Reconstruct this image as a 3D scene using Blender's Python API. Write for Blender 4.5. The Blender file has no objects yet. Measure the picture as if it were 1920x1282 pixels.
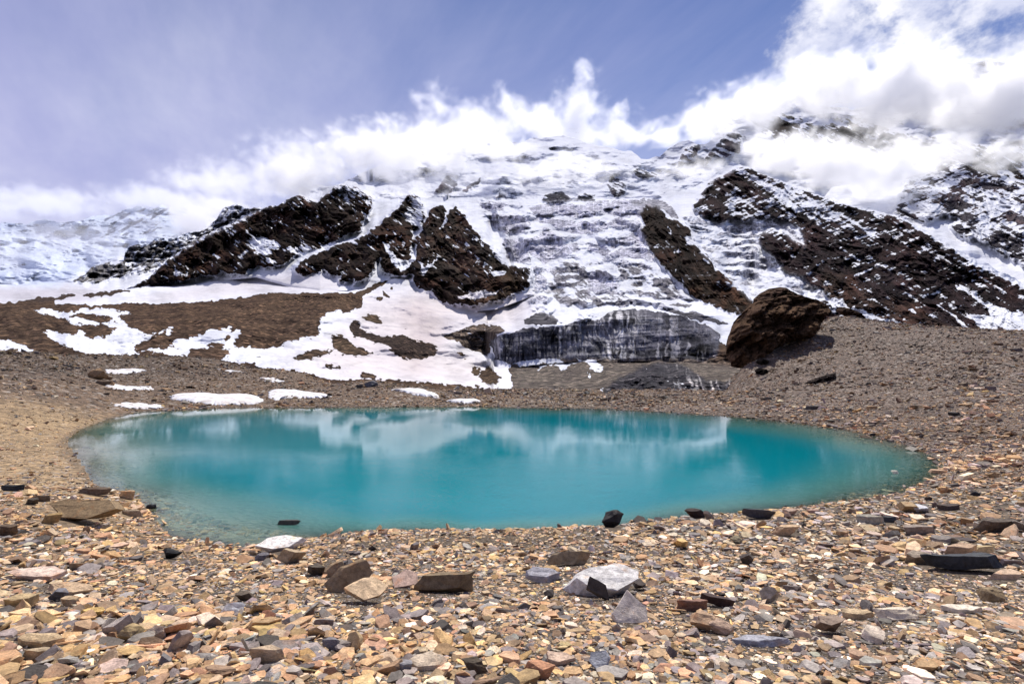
import bpy, bmesh, math
import numpy as np
from mathutils import Vector, Matrix
S = bpy.context.scene
COL = S.collection
R_ = math.radians

# ------------------------------------------------------------------ camera
F = 1067.0          # focal length in photo pixels (1920 wide)
HY = 690.0          # photo row of the eye level
CX = 960.0
H = 4.5             # eye height above the lake
cam_d = bpy.data.cameras.new('camera')
cam = bpy.data.objects.new('camera', cam_d); COL.objects.link(cam)
cam.location = (0, 0, H); cam.rotation_euler = (R_(90), 0, 0)
cam_d.sensor_width = 36.0; cam_d.lens = 36.0 * F / 1920.0
cam_d.shift_y = (HY - 641.0) / 1920.0
cam_d.clip_start = 0.1; cam_d.clip_end = 60000
S.camera = cam

# ------------------------------------------------------------------ light
SUN_EL, SUN_AZ = R_(58), R_(20)      # azimuth from straight ahead, clockwise
sd = Vector((math.sin(SUN_AZ)*math.cos(SUN_EL), math.cos(SUN_AZ)*math.cos(SUN_EL), math.sin(SUN_EL)))
sun_d = bpy.data.lights.new('sun', 'SUN'); sun_d.energy = 4.6; sun_d.angle = R_(0.55); sun_d.color = (1.0, 0.955, 0.88)
sun = bpy.data.objects.new('sun', sun_d); COL.objects.link(sun)
sun.rotation_euler = sd.to_track_quat('Z', 'Y').to_euler(); sun.location = (0, 0, 60)
S.view_settings.view_transform = 'Standard'; S.view_settings.look = 'None'
S.view_settings.exposure = 0.12; S.view_settings.gamma = 1.0

# ------------------------------------------------------------------ node helper
class NT:
    def __init__(s, nt): s.nt = nt; s.n = nt.nodes; s.l = nt.links
    def new(s, t, **kw):
        n = s.n.new(t)
        for k, v in kw.items(): setattr(n, k, v)
        return n
    def put(s, inp, v):
        if v is None: return
        if hasattr(v, 'node'): s.l.new(v, inp)
        else: inp.default_value = v
    def m(s, op, a, b=None, c=None, clamp=False):
        n = s.new('ShaderNodeMath', operation=op, use_clamp=clamp)
        for i, v in enumerate((a, b, c)): s.put(n.inputs[i], v)
        return n.outputs[0]
    def v(s, op, a, b=None, c=None):
        n = s.new('ShaderNodeVectorMath', operation=op)
        for i, v in enumerate((a, b, c)): s.put(n.inputs[i], v)
        return n.outputs[1] if op in ('LENGTH', 'DOT_PRODUCT', 'DISTANCE') else n.outputs[0]
    def mix(s, f, a, b, bt='MIX'):
        n = s.new('ShaderNodeMix', data_type='RGBA', blend_type=bt)
        s.put(n.inputs[0], f); s.put(n.inputs[6], a); s.put(n.inputs[7], b)
        return n.outputs[2]
    def noise(s, vec, scale, detail=4, rough=0.55, dist=0.0):
        n = s.new('ShaderNodeTexNoise'); s.put(n.inputs['Vector'], vec)
        n.inputs['Scale'].default_value = scale; n.inputs['Detail'].default_value = detail
        n.inputs['Roughness'].default_value = rough; n.inputs['Distortion'].default_value = dist
        return n.outputs[0]
    def ramp(s, x, a, b, c=0.0, d=1.0, smooth=True):
        n = s.new('ShaderNodeMapRange', interpolation_type='SMOOTHSTEP' if smooth else 'LINEAR')
        s.put(n.inputs[0], x)
        for i, v in enumerate((a, b, c, d)): s.put(n.inputs[i+1], v)
        return n.outputs[0]
    def sep(s, v):
        n = s.new('ShaderNodeSeparateXYZ'); s.put(n.inputs[0], v); return n.outputs
    def comb(s, x, y, z):
        n = s.new('ShaderNodeCombineXYZ')
        for i, v in enumerate((x, y, z)): s.put(n.inputs[i], v)
        return n.outputs[0]
def attr(T, name, out='Color'):
    n = T.new('ShaderNodeAttribute'); n.attribute_name = name; return n.outputs[out]

# ------------------------------------------------------------------ sky
W = bpy.data.worlds.new('World'); S.world = W; W.use_nodes = True
T = NT(W.node_tree); T.n.clear()
out = T.new('ShaderNodeOutputWorld'); bg = T.new('ShaderNodeBackground')
T.l.new(bg.outputs[0], out.inputs[0]); bg.inputs[1].default_value = 0.1
sky = T.new('ShaderNodeTexSky', sky_type='NISHITA'); sky.sun_disc = False
sky.sun_elevation = SUN_EL; sky.sun_rotation = SUN_AZ; sky.altitude = 4200; sky.dust_density = 0.6
D = T.new('ShaderNodeTexCoord').outputs['Generated']
dx, dy, dz = T.sep(D)
az = T.m('ARCTAN2', dx, dy); hyp = T.m('SQRT', T.m('ADD', T.m('MULTIPLY', dx, dx), T.m('MULTIPLY', dy, dy)))
el = T.m('ARCTAN2', dz, hyp)
base = T.mix(1.0, sky.outputs[0], (0.92, 0.95, 1.2, 1), 'MULTIPLY')
# high thin veil, thicker to the left and towards the horizon, combed into a fan of streaks
zc = T.m('ADD', T.m('MAXIMUM', dz, 0.0), 0.16)
cp = T.comb(T.m('DIVIDE', dx, zc), T.m('DIVIDE', dy, zc), 0.0)
rot = T.new('ShaderNodeVectorRotate', rotation_type='Z_AXIS'); T.put(rot.inputs['Vector'], cp); rot.inputs['Angle'].default_value = R_(-28)
warp = T.v('ADD', rot.outputs[0], T.v('MULTIPLY', T.new('ShaderNodeTexNoise').outputs[1], (0.0, 0.0, 0.0)))
strk = T.noise(T.v('MULTIPLY', warp, (1.5, 0.28, 1)), 1.3, 6, 0.58, 0.6)
strk2 = T.noise(T.v('MULTIPLY', warp, (3.4, 1.1, 1)), 1.6, 7, 0.6, 0.3)
veil = T.m('ADD', T.m('MULTIPLY', T.ramp(el, R_(38), R_(5)), 0.62), T.m('MULTIPLY', T.ramp(az, R_(26), R_(-42)), 0.44))
veil = T.m('ADD', veil, T.m('MULTIPLY', T.m('SUBTRACT', strk, 0.42), 0.85))
veil = T.m('ADD', veil, T.m('MULTIPLY', T.m('SUBTRACT', strk2, 0.5), 0.35), clamp=True)
veil = T.m('MULTIPLY', veil, T.ramp(T.m('ADD', az, T.m('MULTIPLY', el, -0.6)), R_(4), R_(30), 1.0, 0.35))
SKY = T.mix(T.m('MULTIPLY', veil, 0.9), base, T.mix(T.ramp(T.noise(T.v('MULTIPLY', warp, (1.1, 0.5, 1)), 0.9, 6, 0.6, 0.4), 0.36, 0.66), (4.5, 4.6, 7.3, 1), (6.9, 6.9, 8.8, 1)))
# broken cumulus sheet high on the right
AZC, ELC = T.m('SUBTRACT', az, R_(42)), T.m('SUBTRACT', el, R_(29))
rr = T.m('ADD', T.m('POWER', T.m('DIVIDE', AZC, R_(17)), 2.0), T.m('POWER', T.m('DIVIDE', ELC, R_(9.5)), 2.0))
cn = T.noise(T.v('MULTIPLY', D, (1.0, 1.0, 1.5)), 8.5, 9, 0.62, 0.12)
cl = T.m('SUBTRACT', T.m('ADD', cn, T.m('MULTIPLY', T.m('SUBTRACT', 1.0, rr), 0.16)), 0.0)
cl = T.ramp(cl, 0.50, 0.70)
cshade = T.noise(D, 11.0, 5, 0.55)
ccol = T.mix(T.ramp(cshade, 0.35, 0.62), (6.6, 6.9, 8.6, 1), (10.5, 10.4, 10.8, 1))
SKY = T.mix(cl, SKY, ccol)
T.l.new(SKY, bg.inputs[0])

# ------------------------------------------------------------------ numpy noise
_rng = np.random.RandomState(7)
_TAB = _rng.rand(64, 256, 256).astype(np.float32) * 2 - 1
def vn(x, y, seed=0):
    xi = np.floor(x).astype(np.int64); yi = np.floor(y).astype(np.int64)
    fx = (x - xi).astype(np.float32); fy = (y - yi).astype(np.float32)
    fx = fx*fx*fx*(fx*(fx*6-15)+10); fy = fy*fy*fy*(fy*(fy*6-15)+10)
    t = _TAB[seed % 64]; a = xi & 255; b = (xi+1) & 255; c = yi & 255; d = (yi+1) & 255
    return (t[a, c]*(1-fx)+t[b, c]*fx)*(1-fy) + (t[a, d]*(1-fx)+t[b, d]*fx)*fy
def fbm(x, y, oct=5, seed=0, gain=0.5, lac=2.03):
    s = 0; a = 1; tot = 0; x = np.asarray(x, dtype=np.float64); y = np.asarray(y, dtype=np.float64)
    for i in range(oct):
        s = s + a*vn(x, y, seed+i); tot += a; a *= gain
        x, y = (x*0.8-y*0.6)*lac+17.3, (x*0.6+y*0.8)*lac-9.1
    return s/tot*1.6
def ridged(x, y, oct=5, seed=0, gain=0.5, lac=2.03):
    s = 0; a = 1; tot = 0; x = np.asarray(x, dtype=np.float64); y = np.asarray(y, dtype=np.float64)
    for i in range(oct):
        s = s + a*(1-2*np.abs(vn(x, y, seed+i))); tot += a; a *= gain
        x, y = (x*0.8-y*0.6)*lac+17.3, (x*0.6+y*0.8)*lac-9.1
    return s/tot
def sm(x, a, b):
    t = np.clip((x-a)/(b-a), 0, 1); return t*t*(3-2*t)
def along(px, py, ang, lx, ly):
    """coordinates stretched along a direction (degrees, downwards to the right)"""
    c, s = math.cos(R_(ang)), math.sin(R_(ang))
    return (px*c+py*s)/lx, (-px*s+py*c)/ly

# ------------------------------------------------------------------ survey canvases (what covers the land, in survey coordinates)
X0, CW, CH = -340, 2600, 830
def zt(ox, oy, s): return lambda p: [(ox+x/s, oy+y/s) for x, y in p]
a_ = zt(0, 320, 2.7875); b_ = zt(480, 320, 2.9138); c_ = zt(880, 240, 2.3732); d_ = zt(1280, 160, 2.0672)
e_ = zt(1320, 500, 3.2); g_ = zt(0, 640, 3.84)
h1 = zt(1180, 280, 3.771); h2 = zt(1540, 280, 3.5605); h3 = zt(880, 360, 4.9306); h4 = zt(820, 560, 3.0968)
h5 = zt(640, 220, 3.2); h6 = zt(200, 640, 2.7429)
def raster(poly):
    m = np.zeros((CH, CW), np.float32)
    P = np.array(poly, dtype=np.float64)
    y0 = max(0, int(np.floor(P[:, 1].min()))); y1 = min(CH-1, int(np.ceil(P[:, 1].max())))
    n = len(P)
    for y in range(y0, y1+1):
        xs = []
        yy = y+0.01
        for i in range(n):
            xa, ya = P[i]; xb, yb = P[(i+1) % n]
            if (ya <= yy) != (yb <= yy): xs.append(xa+(yy-ya)*(xb-xa)/(yb-ya))
        xs.sort()
        for k in range(0, len(xs)-1, 2):
            i0 = int(round(xs[k]-X0)); i1 = int(round(xs[k+1]-X0))
            m[y, max(0, i0):max(0, min(CW, i1))] = 1
    return m
def blur(m, r):
    if r <= 0: return m
    for _ in range(2):
        for ax in (0, 1):
            k = int(r); q = np.pad(m, [(k+1, k) if i == ax else (0, 0) for i in (0, 1)], mode='edge')
            cs = np.cumsum(q, axis=ax, dtype=np.float64)
            L = m.shape[ax]; hi = np.take(cs, np.arange(2*k+1, 2*k+1+L), axis=ax); lo = np.take(cs, np.arange(0, L), axis=ax)
            m = ((hi-lo)/(2*k+1)).astype(np.float32)
    return m
def mask(polys, r=1):
    m = np.zeros((CH, CW), np.float32)
    for p in polys: m = np.maximum(m, raster(p))
    return blur(m, r)
def samp(c, px, py):
    x = np.clip(px-X0, 0, CW-1.01); y = np.clip(py, 0, CH-1.01)
    xi = x.astype(np.int32); yi = y.astype(np.int32); fx = (x-xi); fy = (y-yi)
    if c.ndim == 3: fx = fx[..., None]; fy = fy[..., None]
    return (c[yi, xi]*(1-fx)+c[yi, xi+1]*fx)*(1-fy)+(c[yi+1, xi]*(1-fx)+c[yi+1, xi+1]*fx)*fy
SN = np.full((CH, CW), 0.95, np.float32)       # snow cover
AM = np.full((CH, CW), 0.10, np.float32)       # how broken the cover is
RC = np.zeros((CH, CW, 3), np.float32)         # ground / rock / ice colour
SC = np.zeros((CH, CW, 3), np.float32)         # snow colour
ST = np.ones((CH, CW), np.float32)             # <1: steeper face
RK = np.zeros((CH, CW), np.float32)            # rock mass
IC = np.zeros((CH, CW), np.float32)            # crevassed ice
DARK = (0.025, 0.0175, 0.0145); BROWN = (0.085, 0.058, 0.042); GREY = (0.16, 0.155, 0.165)
ICE = (0.66, 0.68, 0.80); DICE = (0.085, 0.085, 0.105); PURP = (0.024, 0.0165, 0.0185)
RC[:] = DARK; SC[:] = (0.74, 0.75, 0.80)

def paint(c, polys, v, r=1, k=1.0):
    m = mask(polys, r)*k
    if c.ndim == 3: m = m[..., None]
    c[:] = c*(1-m)+np.array(v, np.float32)*m
    return m
def rect(x0, y0, x1, y1): return [(x0, y0), (x1, y0), (x1, y1), (x0, y1)]

paint(IC, [rect(560, 150, 1420, 372)], 0.34, 10)
paint(RC, [rect(520, 150, 1380, 372)], (0.50, 0.54, 0.66), 10)
# --- brown moraine of the valley, left and below the ice front
moraine = [[(-340, 566)]+a_([(0, 690), (120, 685), (190, 667), (235, 663), (280, 668), (290, 700), (430, 697), (480, 705), (600, 700), (640, 688), (800, 695), (1000, 690), (1150, 675), (1300, 655), (1450, 641), (1650, 640)])
           + b_([(560, 670), (585, 690), (580, 740), (470, 790), (440, 800), (455, 760), (380, 770), (385, 800), (365, 830), (340, 850), (365, 915), (325, 925), (280, 925), (185, 940), (110, 965), (0, 985)])
           + [(480, 830), (-340, 830)]]
low = [[(480, 690)]+b_([(0, 1070), (340, 1120), (450, 1140), (600, 1143), (850, 1150), (1000, 1168), (1100, 1168), (1200, 1190), (1380, 1215), (1410, 1200), (1395, 1120), (1390, 1080)])
       + h4([(440, 380), (700, 350), (1000, 345), (1500, 350), (1650, 250), (1700, 300)]) + [(1460, 560), (2260, 600), (2260, 830), (480, 830)]]
paint(SN, moraine+low, 0.0, 1); paint(RC, moraine+low, BROWN, 2); paint(AM, moraine+low, 0.20, 2)
paint(RC, [rect(-340, 560, 120, 640)], (0.075, 0.052, 0.038), 12, 0.7)
paint(RC, [h4([(430, 390), (700, 360), (1450, 350), (1900, 400), (1900, 600), (400, 600)])], (0.125, 0.112, 0.102), 6)
# snow patches in the moraine
patches = [
 a_([(160, 735), (230, 720), (400, 740), (420, 718), (560, 722), (700, 738), (708, 748), (540, 758), (440, 742), (400, 750), (330, 768), (230, 750)]),
 a_([(330, 770), (400, 765), (440, 780), (540, 785), (630, 778), (670, 810), (730, 825), (760, 852), (850, 840), (880, 815), (908, 808), (918, 845), (880, 855), (800, 868), (760, 890), (700, 928), (660, 935), (740, 940), (800, 925), (840, 915), (860, 930), (930, 915), (900, 905), (850, 903), (950, 885), (1000, 865), (1060, 860), (1090, 828), (1150, 835), (1200, 812), (1220, 820), (1180, 870), (1150, 893), (1090, 905), (1085, 918), (1160, 922), (1200, 880), (1225, 835), (1268, 830), (1255, 865), (1220, 890), (1215, 920), (1250, 935), (1300, 920), (1370, 950), (1440, 950), (1540, 940), (1520, 920), (1440, 915), (1540, 895), (1570, 870), (1640, 870), (1695, 850), (1670, 780), (1700, 745), (1784, 730), (1800, 860), (1735, 865), (1730, 915), (1640, 940), (1530, 965), (1520, 985), (1640, 972), (1784, 945), (1800, 1015), (1650, 1005), (1540, 1000), (1400, 1005), (1240, 1000), (1120, 988), (1210, 965), (1205, 930), (1090, 925), (1000, 935), (980, 955), (1005, 972), (880, 970), (850, 952), (760, 945), (700, 965), (620, 962), (430, 952), (350, 915), (290, 890), (215, 835), (260, 833), (350, 862), (430, 838), (455, 852), (450, 870), (560, 872), (615, 820), (530, 803), (380, 808)]),
 [(-340, 640)]+a_([(0, 880), (60, 890), (120, 910), (240, 965)])+[(-340, 668)],
 a_([(45, 768), (90, 770), (100, 778), (55, 778)]),
 a_([(1350, 1015), (1450, 1012), (1565, 1055), (1440, 1032)]),
 a_([(1660, 1020), (1740, 1012), (1800, 1030), (1800, 1092), (1740, 1088), (1665, 1068), (1720, 1055), (1650, 1035)]),
 a_([(1350, 1082), (1460, 1082), (1478, 1100), (1400, 1104)]),
 h4([(440, 380), (520, 360), (660, 358), (690, 352), (770, 375), (860, 352), (935, 352), (905, 375), (985, 400), (980, 425), (930, 430), (870, 405), (910, 378), (870, 362), (800, 378), (680, 450), (715, 410), (690, 378), (640, 385), (560, 440), (580, 408), (640, 370), (560, 382), (480, 398)]),
 h4([(860, 425), (890, 435), (893, 470), (870, 465)]), h4([(1060, 358), (1145, 358), (1120, 370)]),
 h4([(575, 548), (640, 545), (640, 560), (580, 564)]), h4([(838, 560), (890, 555), (900, 575), (850, 590)]), h4([(950, 520), (985, 505), (965, 550), (940, 590), (930, 580)])]
pm = paint(SN, patches, 1.0, 2)
paint(AM, patches, 0.55, 7, 0.8)
# lower debris-striped ice
lowice = [h4([(925, 580), (1000, 500), (1060, 460), (1180, 400), (1290, 370), (1420, 380), (1500, 430), (1580, 470), (1700, 478), (1760, 470), (1840, 432), (1890, 480), (1880, 520), (1790, 560), (1500, 575), (1000, 590)])]
paint(RC, lowice, (0.055, 0.055, 0.066), 2); paint(IC, lowice, 0.6, 3); paint(SN, lowice, 0.12, 2); paint(AM, lowice, 0.42, 2)
paint(ST, [h4([(1450, 470), (1900, 480), (1900, 590), (1400, 580)]), h4([(1000, 500), (1300, 440), (1300, 580), (950, 580)])], 0.3, 4)
# pink, dirty snow of the apron
paint(SC, [b_([(560, 670), (1000, 640), (1500, 660), (1480, 850), (1300, 850), (1020, 910), (1250, 1030), (1410, 1210), (500, 1150), (0, 1000), (300, 980), (560, 790)])], (0.68, 0.625, 0.625), 22)
paint(SC, [b_([(740, 780), (900, 680), (1040, 830), (1020, 920), (900, 1040), (1000, 1100), (800, 1100), (830, 880)])], (0.58, 0.50, 0.49), 14, 0.8)
paint(SC, [a_([(-900, 610), (350, 600), (650, 640), (430, 690), (-900, 690)])], (0.50, 0.47, 0.51), 6, 0.8)
paint(SC, [a_([(600, 690), (1000, 600), (1500, 520), (1784, 560), (1784, 640), (1300, 650), (900, 690)])], (0.62, 0.58, 0.60), 8, 0.8)
# brown islands in the apron
isl = [b_([(545, 668), (720, 593), (728, 607), (575, 688)]), b_([(655, 685), (700, 690), (695, 708), (660, 705)]), b_([(688, 648), (735, 690), (722, 698), (690, 665)]), b_([(730, 630), (748, 632), (745, 655), (730, 648)]),
  b_([(570, 788), (640, 782), (690, 818), (692, 838), (620, 830), (600, 810)]),
  b_([(520, 830), (548, 806), (578, 830), (565, 860), (600, 888), (720, 908), (790, 903), (900, 935), (985, 958), (992, 985), (960, 1010), (900, 1030), (820, 1025), (735, 995), (745, 965), (640, 938), (600, 918), (535, 905), (518, 865)]),
  b_([(410, 900), (470, 897), (500, 920), (545, 955), (600, 985), (655, 1000), (590, 1012), (500, 1012), (420, 975)]), b_([(190, 1030), (290, 982), (430, 975), (400, 1002), (250, 1037)]),
  b_([(1075, 988), (1120, 990), (1165, 1030), (1120, 1020)]), b_([(1170, 1112), (1190, 1070), (1230, 1075), (1215, 1112)]), b_([(1215, 1125), (1270, 1062), (1342, 1130), (1310, 1172), (1250, 1160)]), b_([(1200, 1170), (1235, 1168), (1225, 1195), (1205, 1192)]),
  b_([(810, 860), (850, 845), (830, 868)]), b_([(0, 1010), (60, 1018), (0, 1030)]), b_([(380, 1050), (450, 1060), (470, 1085), (380, 1075)]), b_([(570, 1100), (640, 1110), (660, 1140), (590, 1130)])]
paint(SN, isl, 0.0, 1); paint(RC, isl, (0.085, 0.062, 0.045), 2)
paint(RC, [isl[5]], (0.045, 0.034, 0.030), 2)
_mv = mask([rect(-340, 575, 1440, 760)], 6); _e = np.clip(1-np.abs(blur(SN, 6)-0.5)*2, 0, 1)
SN = SN*(1-_mv)+(0.5*SN+0.5*blur(SN, 7))*_mv
AM = np.maximum(AM, _mv*_e*0.62)
# --- rock ridges A, B, C in front of the snow bench
RA = a_([(655, 620), (750, 575), (800, 540), (900, 450), (1000, 385), (1100, 330), (1200, 280), (1300, 235), (1380, 195), (1430, 180), (1450, 185), (1500, 150), (1560, 130)])+b_([(330, 175), (370, 140), (430, 88), (490, 80), (560, 95), (640, 150), (622, 230), (582, 290), (570, 322), (500, 352), (450, 378), (400, 405), (330, 430), (270, 445), (215, 470), (180, 492), (150, 515), (50, 528), (0, 520), (-40, 540)])+a_([(1280, 540), (1180, 535), (1160, 520), (1130, 545), (1050, 550), (960, 575), (850, 592)])
RB = b_([(200, 540), (240, 500), (330, 450), (450, 405), (600, 350), (680, 290), (760, 220), (790, 190), (830, 135), (850, 120), (900, 150), (925, 235), (905, 300), (870, 330), (840, 420), (860, 470), (905, 490), (915, 530), (900, 580), (850, 560), (830, 575), (740, 575), (700, 560), (680, 510), (690, 460), (650, 500), (645, 548), (600, 590), (530, 622), (548, 590), (480, 608), (440, 602), (470, 577), (400, 567), (380, 542), (330, 562), (265, 577)])
RCp = b_([(935, 245), (960, 200), (1020, 187), (1048, 212), (1040, 265), (1065, 215), (1090, 193), (1140, 240), (1200, 310), (1240, 370), (1300, 410), (1340, 450), (1365, 490), (1420, 520), (1500, 520), (1505, 632), (1440, 660), (1370, 700), (1190, 740), (1020, 725), (985, 690), (940, 655), (880, 650), (855, 600), (870, 500), (880, 400), (840, 400), (900, 330)])
rocks = [RA, RB, RCp]
paint(RK, rocks, 1.0, 3); paint(SN, rocks, 0.10, 2); paint(AM, rocks, 0.38, 6); paint(RC, rocks, DARK, 2)
paint(RC, [b_([(850, 430), (1000, 330), (1080, 260), (1300, 440), (1330, 520), (1000, 560), (870, 520)])], (0.042, 0.033, 0.028), 10)
paint(RC, [b_([(1320, 560), (1420, 560), (1470, 650), (1190, 735), (1000, 715), (1200, 690), (1350, 650)])], (0.060, 0.042, 0.030), 5)
paint(SN, [a_([(1290, 370), (1350, 345), (1460, 370), (1480, 400), (1400, 445), (1330, 430)]), a_([(1240, 455), (1300, 410), (1300, 435), (1260, 460)]), a_([(1320, 465), (1480, 465), (1420, 485)]),
           a_([(1110, 465), (1145, 440), (1150, 468)]), a_([(905, 533), (1005, 533), (1000, 541), (910, 541)]), a_([(1500, 400), (1620, 395), (1720, 365), (1700, 378), (1560, 440), (1480, 425)])], 0.62, 3)
paint(SN, [b_([(430, 88), (490, 80), (560, 95), (640, 150), (620, 200), (560, 200), (480, 150), (440, 110)]), a_([(1560, 130), (1650, 160), (1600, 200), (1500, 190), (1540, 160)])], 0.42, 4)
paint(SN, [b_([(850, 120), (900, 150), (925, 235), (905, 300), (870, 330), (830, 300), (790, 250), (840, 200)])], 0.50, 4)
paint(SN, [b_([(700, 385), (720, 400), (770, 480), (800, 490), (850, 480), (835, 400), (860, 440), (870, 490), (830, 530), (790, 545), (740, 500), (705, 420)]),
           b_([(1040, 222), (1050, 260), (1012, 325), (1000, 320), (1035, 260)]), b_([(910, 500), (930, 530), (990, 470), (1000, 465), (930, 555), (905, 580)]),
           b_([(1070, 672), (1100, 690), (1250, 660), (1330, 655), (1300, 675), (1130, 703)]), b_([(1285, 552), (1370, 545), (1350, 575), (1300, 575)]),
           b_([(1140, 250), (1180, 270), (1300, 400), (1360, 490), (1350, 520), (1290, 430), (1200, 330)])], 0.85, 1)
paint(ST, rocks, 0.45, 4)
# --- the icefall in the middle
icef = [h3([(-40, 60), (1560, 60), (1720, 80), (1560, 180), (1600, 330), (1660, 440), (1720, 650), (1850, 800), (2100, 1000), (2300, 1150), (1700, 1080), (1250, 1100), (900, 1240), (700, 1160), (560, 1060), (580, 700), (330, 650), (300, 450), (100, 300)])]
paint(IC, icef, 1.0, 4); paint(RC, icef, ICE, 3); paint(AM, icef, 0.07, 5); paint(SN, icef, 0.86, 5)
cliffs = [h3(p) for p in (
 [(100, 100), (300, 110), (330, 160), (180, 170), (110, 140)],
 [(530, 140), (700, 112), (1000, 112), (1150, 92), (1400, 82), (1560, 65), (1640, 90), (1560, 230), (1400, 232), (1230, 185), (1100, 205), (960, 232), (800, 205), (600, 190)],
 [(170, 250), (220, 200), (440, 220), (560, 240), (560, 300), (430, 400), (350, 390), (200, 320)],
 [(600, 280), (640, 222), (700, 215), (800, 260), (980, 272), (1300, 282), (1350, 245), (1420, 232), (1560, 262), (1600, 320), (1570, 362), (1450, 312), (1240, 322), (1180, 388), (1000, 388), (860, 352), (720, 292)],
 [(640, 400), (700, 330), (850, 420), (860, 500), (1000, 470), (1020, 550), (800, 600), (700, 662), (600, 600), (540, 550), (560, 450)],
 [(320, 440), (400, 430), (560, 430), (540, 560), (570, 642), (440, 662), (350, 612)],
 [(1250, 480), (1400, 420), (1500, 380), (1620, 370), (1660, 420), (1650, 520), (1480, 490), (1330, 520)],
 [(1300, 590), (1400, 520), (1640, 512), (1710, 600), (1700, 652), (1500, 612)],
 [(1100, 500), (1200, 470), (1320, 540), (1280, 582), (1090, 552)],
 [(1090, 780), (1290, 760), (1380, 830), (1380, 882), (1110, 922)], [(590, 700), (640, 690), (720, 820), (720, 880), (620, 900)])]
paint(ST, cliffs, 0.10, 1); paint(SN, cliffs, 0.22, 1); paint(RC, cliffs, (0.56, 0.58, 0.70), 2); paint(AM, cliffs, 0.10, 1)
chute = [h3([(-60, 50), (90, 80), (120, 250), (340, 420), (300, 460), (180, 400), (0, 230), (-60, 200)])]
paint(IC, chute, 0.0, 3); paint(SN, chute, 1.0, 2); paint(AM, chute, 0.04, 2)
dirty = [h3(p) for p in (
 [(780, 740), (850, 640), (1010, 630), (1090, 700), (1100, 900), (1120, 1000), (1060, 1060), (900, 1050), (760, 960)],
 [(1100, 640), (1180, 640), (1350, 720), (1350, 752), (1150, 762)], [(1130, 960), (1300, 920), (1540, 970), (1540, 1032), (1300, 1072), (1140, 1082)],
 [(1350, 700), (1600, 660), (1900, 830), (1980, 960), (1775, 1010), (1600, 950), (1450, 860)])]
paint(RC, dirty, (0.25, 0.25, 0.285), 4); paint(SN, dirty, 0.48, 3); paint(AM, dirty, 0.44, 4); paint(ST, dirty, 0.4, 6)
# snow shelf above the dark front, dirt-striped
paint(SN, [h4([(520, 50), (640, 40), (760, 60), (960, 60), (1170, 20), (1500, 60), (1740, 105), (1700, 180), (1650, 200), (1640, 150), (1560, 130), (1300, 60), (1000, 75), (940, 120), (830, 125), (730, 160), (680, 120), (560, 110)])], 0.85, 3)
stri = [h4([(520, 110), (600, 75), (640, 85), (700, 120), (690, 155), (500, 150), (495, 120)]), h4([(1340, 30), (1420, 22), (1490, 38), (1460, 55), (1350, 48)]), h4([(1280, 60), (1500, 80), (1640, 120), (1700, 150), (1640, 150), (1450, 110)])]
paint(SN, stri, 0.25, 1); paint(RC, stri, (0.12, 0.12, 0.135), 2)
# dark ice front
wall = h4([(310, 240), (400, 205), (500, 172), (700, 162), (725, 165), (830, 128), (950, 125), (1000, 80), (1100, 58), (1250, 70), (1400, 100), (1560, 150), (1640, 210), (1650, 262), (1620, 332), (1540, 358), (1480, 348), (1320, 348), (1000, 348), (860, 348), (700, 348), (520, 358), (440, 378), (340, 352)])
wedge = h4([(30, 225), (120, 180), (220, 150), (370, 155), (390, 190), (320, 240), (300, 335), (180, 292), (100, 242)])
paint(RC, [wall], (0.125, 0.128, 0.158), 2); paint(SN, [wall], 0.0, 1); paint(AM, [wall], 0.16, 2); paint(IC, [wall], 0.0, 2); paint(ST, [wall], 0.22, 3)
paint(RC, [wedge], (0.13, 0.105, 0.088), 2); paint(SN, [wedge], 0.22, 1); paint(AM, [wedge], 0.40, 2); paint(ST, [wedge], 0.3, 3)
paint(ST, [h4([(1000, 60), (1250, 60), (1500, 120), (1600, 200), (960, 170)])], 0.9, 8)
paint(RC, [h4([(1490, 290), (1520, 270), (1560, 275), (1600, 320), (1560, 355), (1500, 345)])], (0.012, 0.012, 0.016), 3)  # cave hollow: its darkness is only painted into the ice colour
WALLM = mask([wall], 3)
# vertical white melt streaks on the front
yy, xx = np.mgrid[0:CH, 0:CW].astype(np.float32); xx += X0
st1 = vn(xx/4.2+fbm(xx/30, yy/30, 3, 21)*1.6, yy/60.0, 30)*0.7+vn(xx/1.9, yy/40.0, 31)*0.4; st2 = fbm(xx/60, yy/200, 3, 33)
RC = RC*(1+(WALLM*(fbm(xx/45, yy/30, 4, 41)*0.9+fbm(xx/90, (yy+xx*0.08)/4.5, 3, 44)*0.25))[..., None])
RC = np.clip(RC, 0, 1)
streak = sm(st1+st2*0.5, 0.42, 0.85)*sm(np.abs(yy-640), 62, 40)
boost = np.exp(-((xx-940)/26)**2)*1.1+np.exp(-((xx-1148)/24)**2)*0.9+np.exp(-((xx-1190)/20)**2)*.5
k = np.clip(WALLM*(streak*0.5+boost*sm(st1, -0.25, 0.55)), 0, 1)[..., None]
RC = RC*(1-k)+np.array((0.55, 0.56, 0.62), np.float32)*k
LM = mask(lowice, 2)
k = np.clip(LM*sm(vn((xx-(yy-700)*0.35)/3.0, yy/40.0, 35), 0.25, 0.8)*sm(xx, 1230, 1300)*0.85, 0, 1)[..., None]
RC = RC*(1-k)+np.array((0.48, 0.48, 0.52), np.float32)*k
WLC = np.maximum(WALLM, LM)
def thin(pts, w):
    """a narrow ribbon through pts"""
    L = [(x-w, y) for x, y in pts]; Rr = [(x+w, y) for x, y in pts[::-1]]
    return L+Rr
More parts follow.
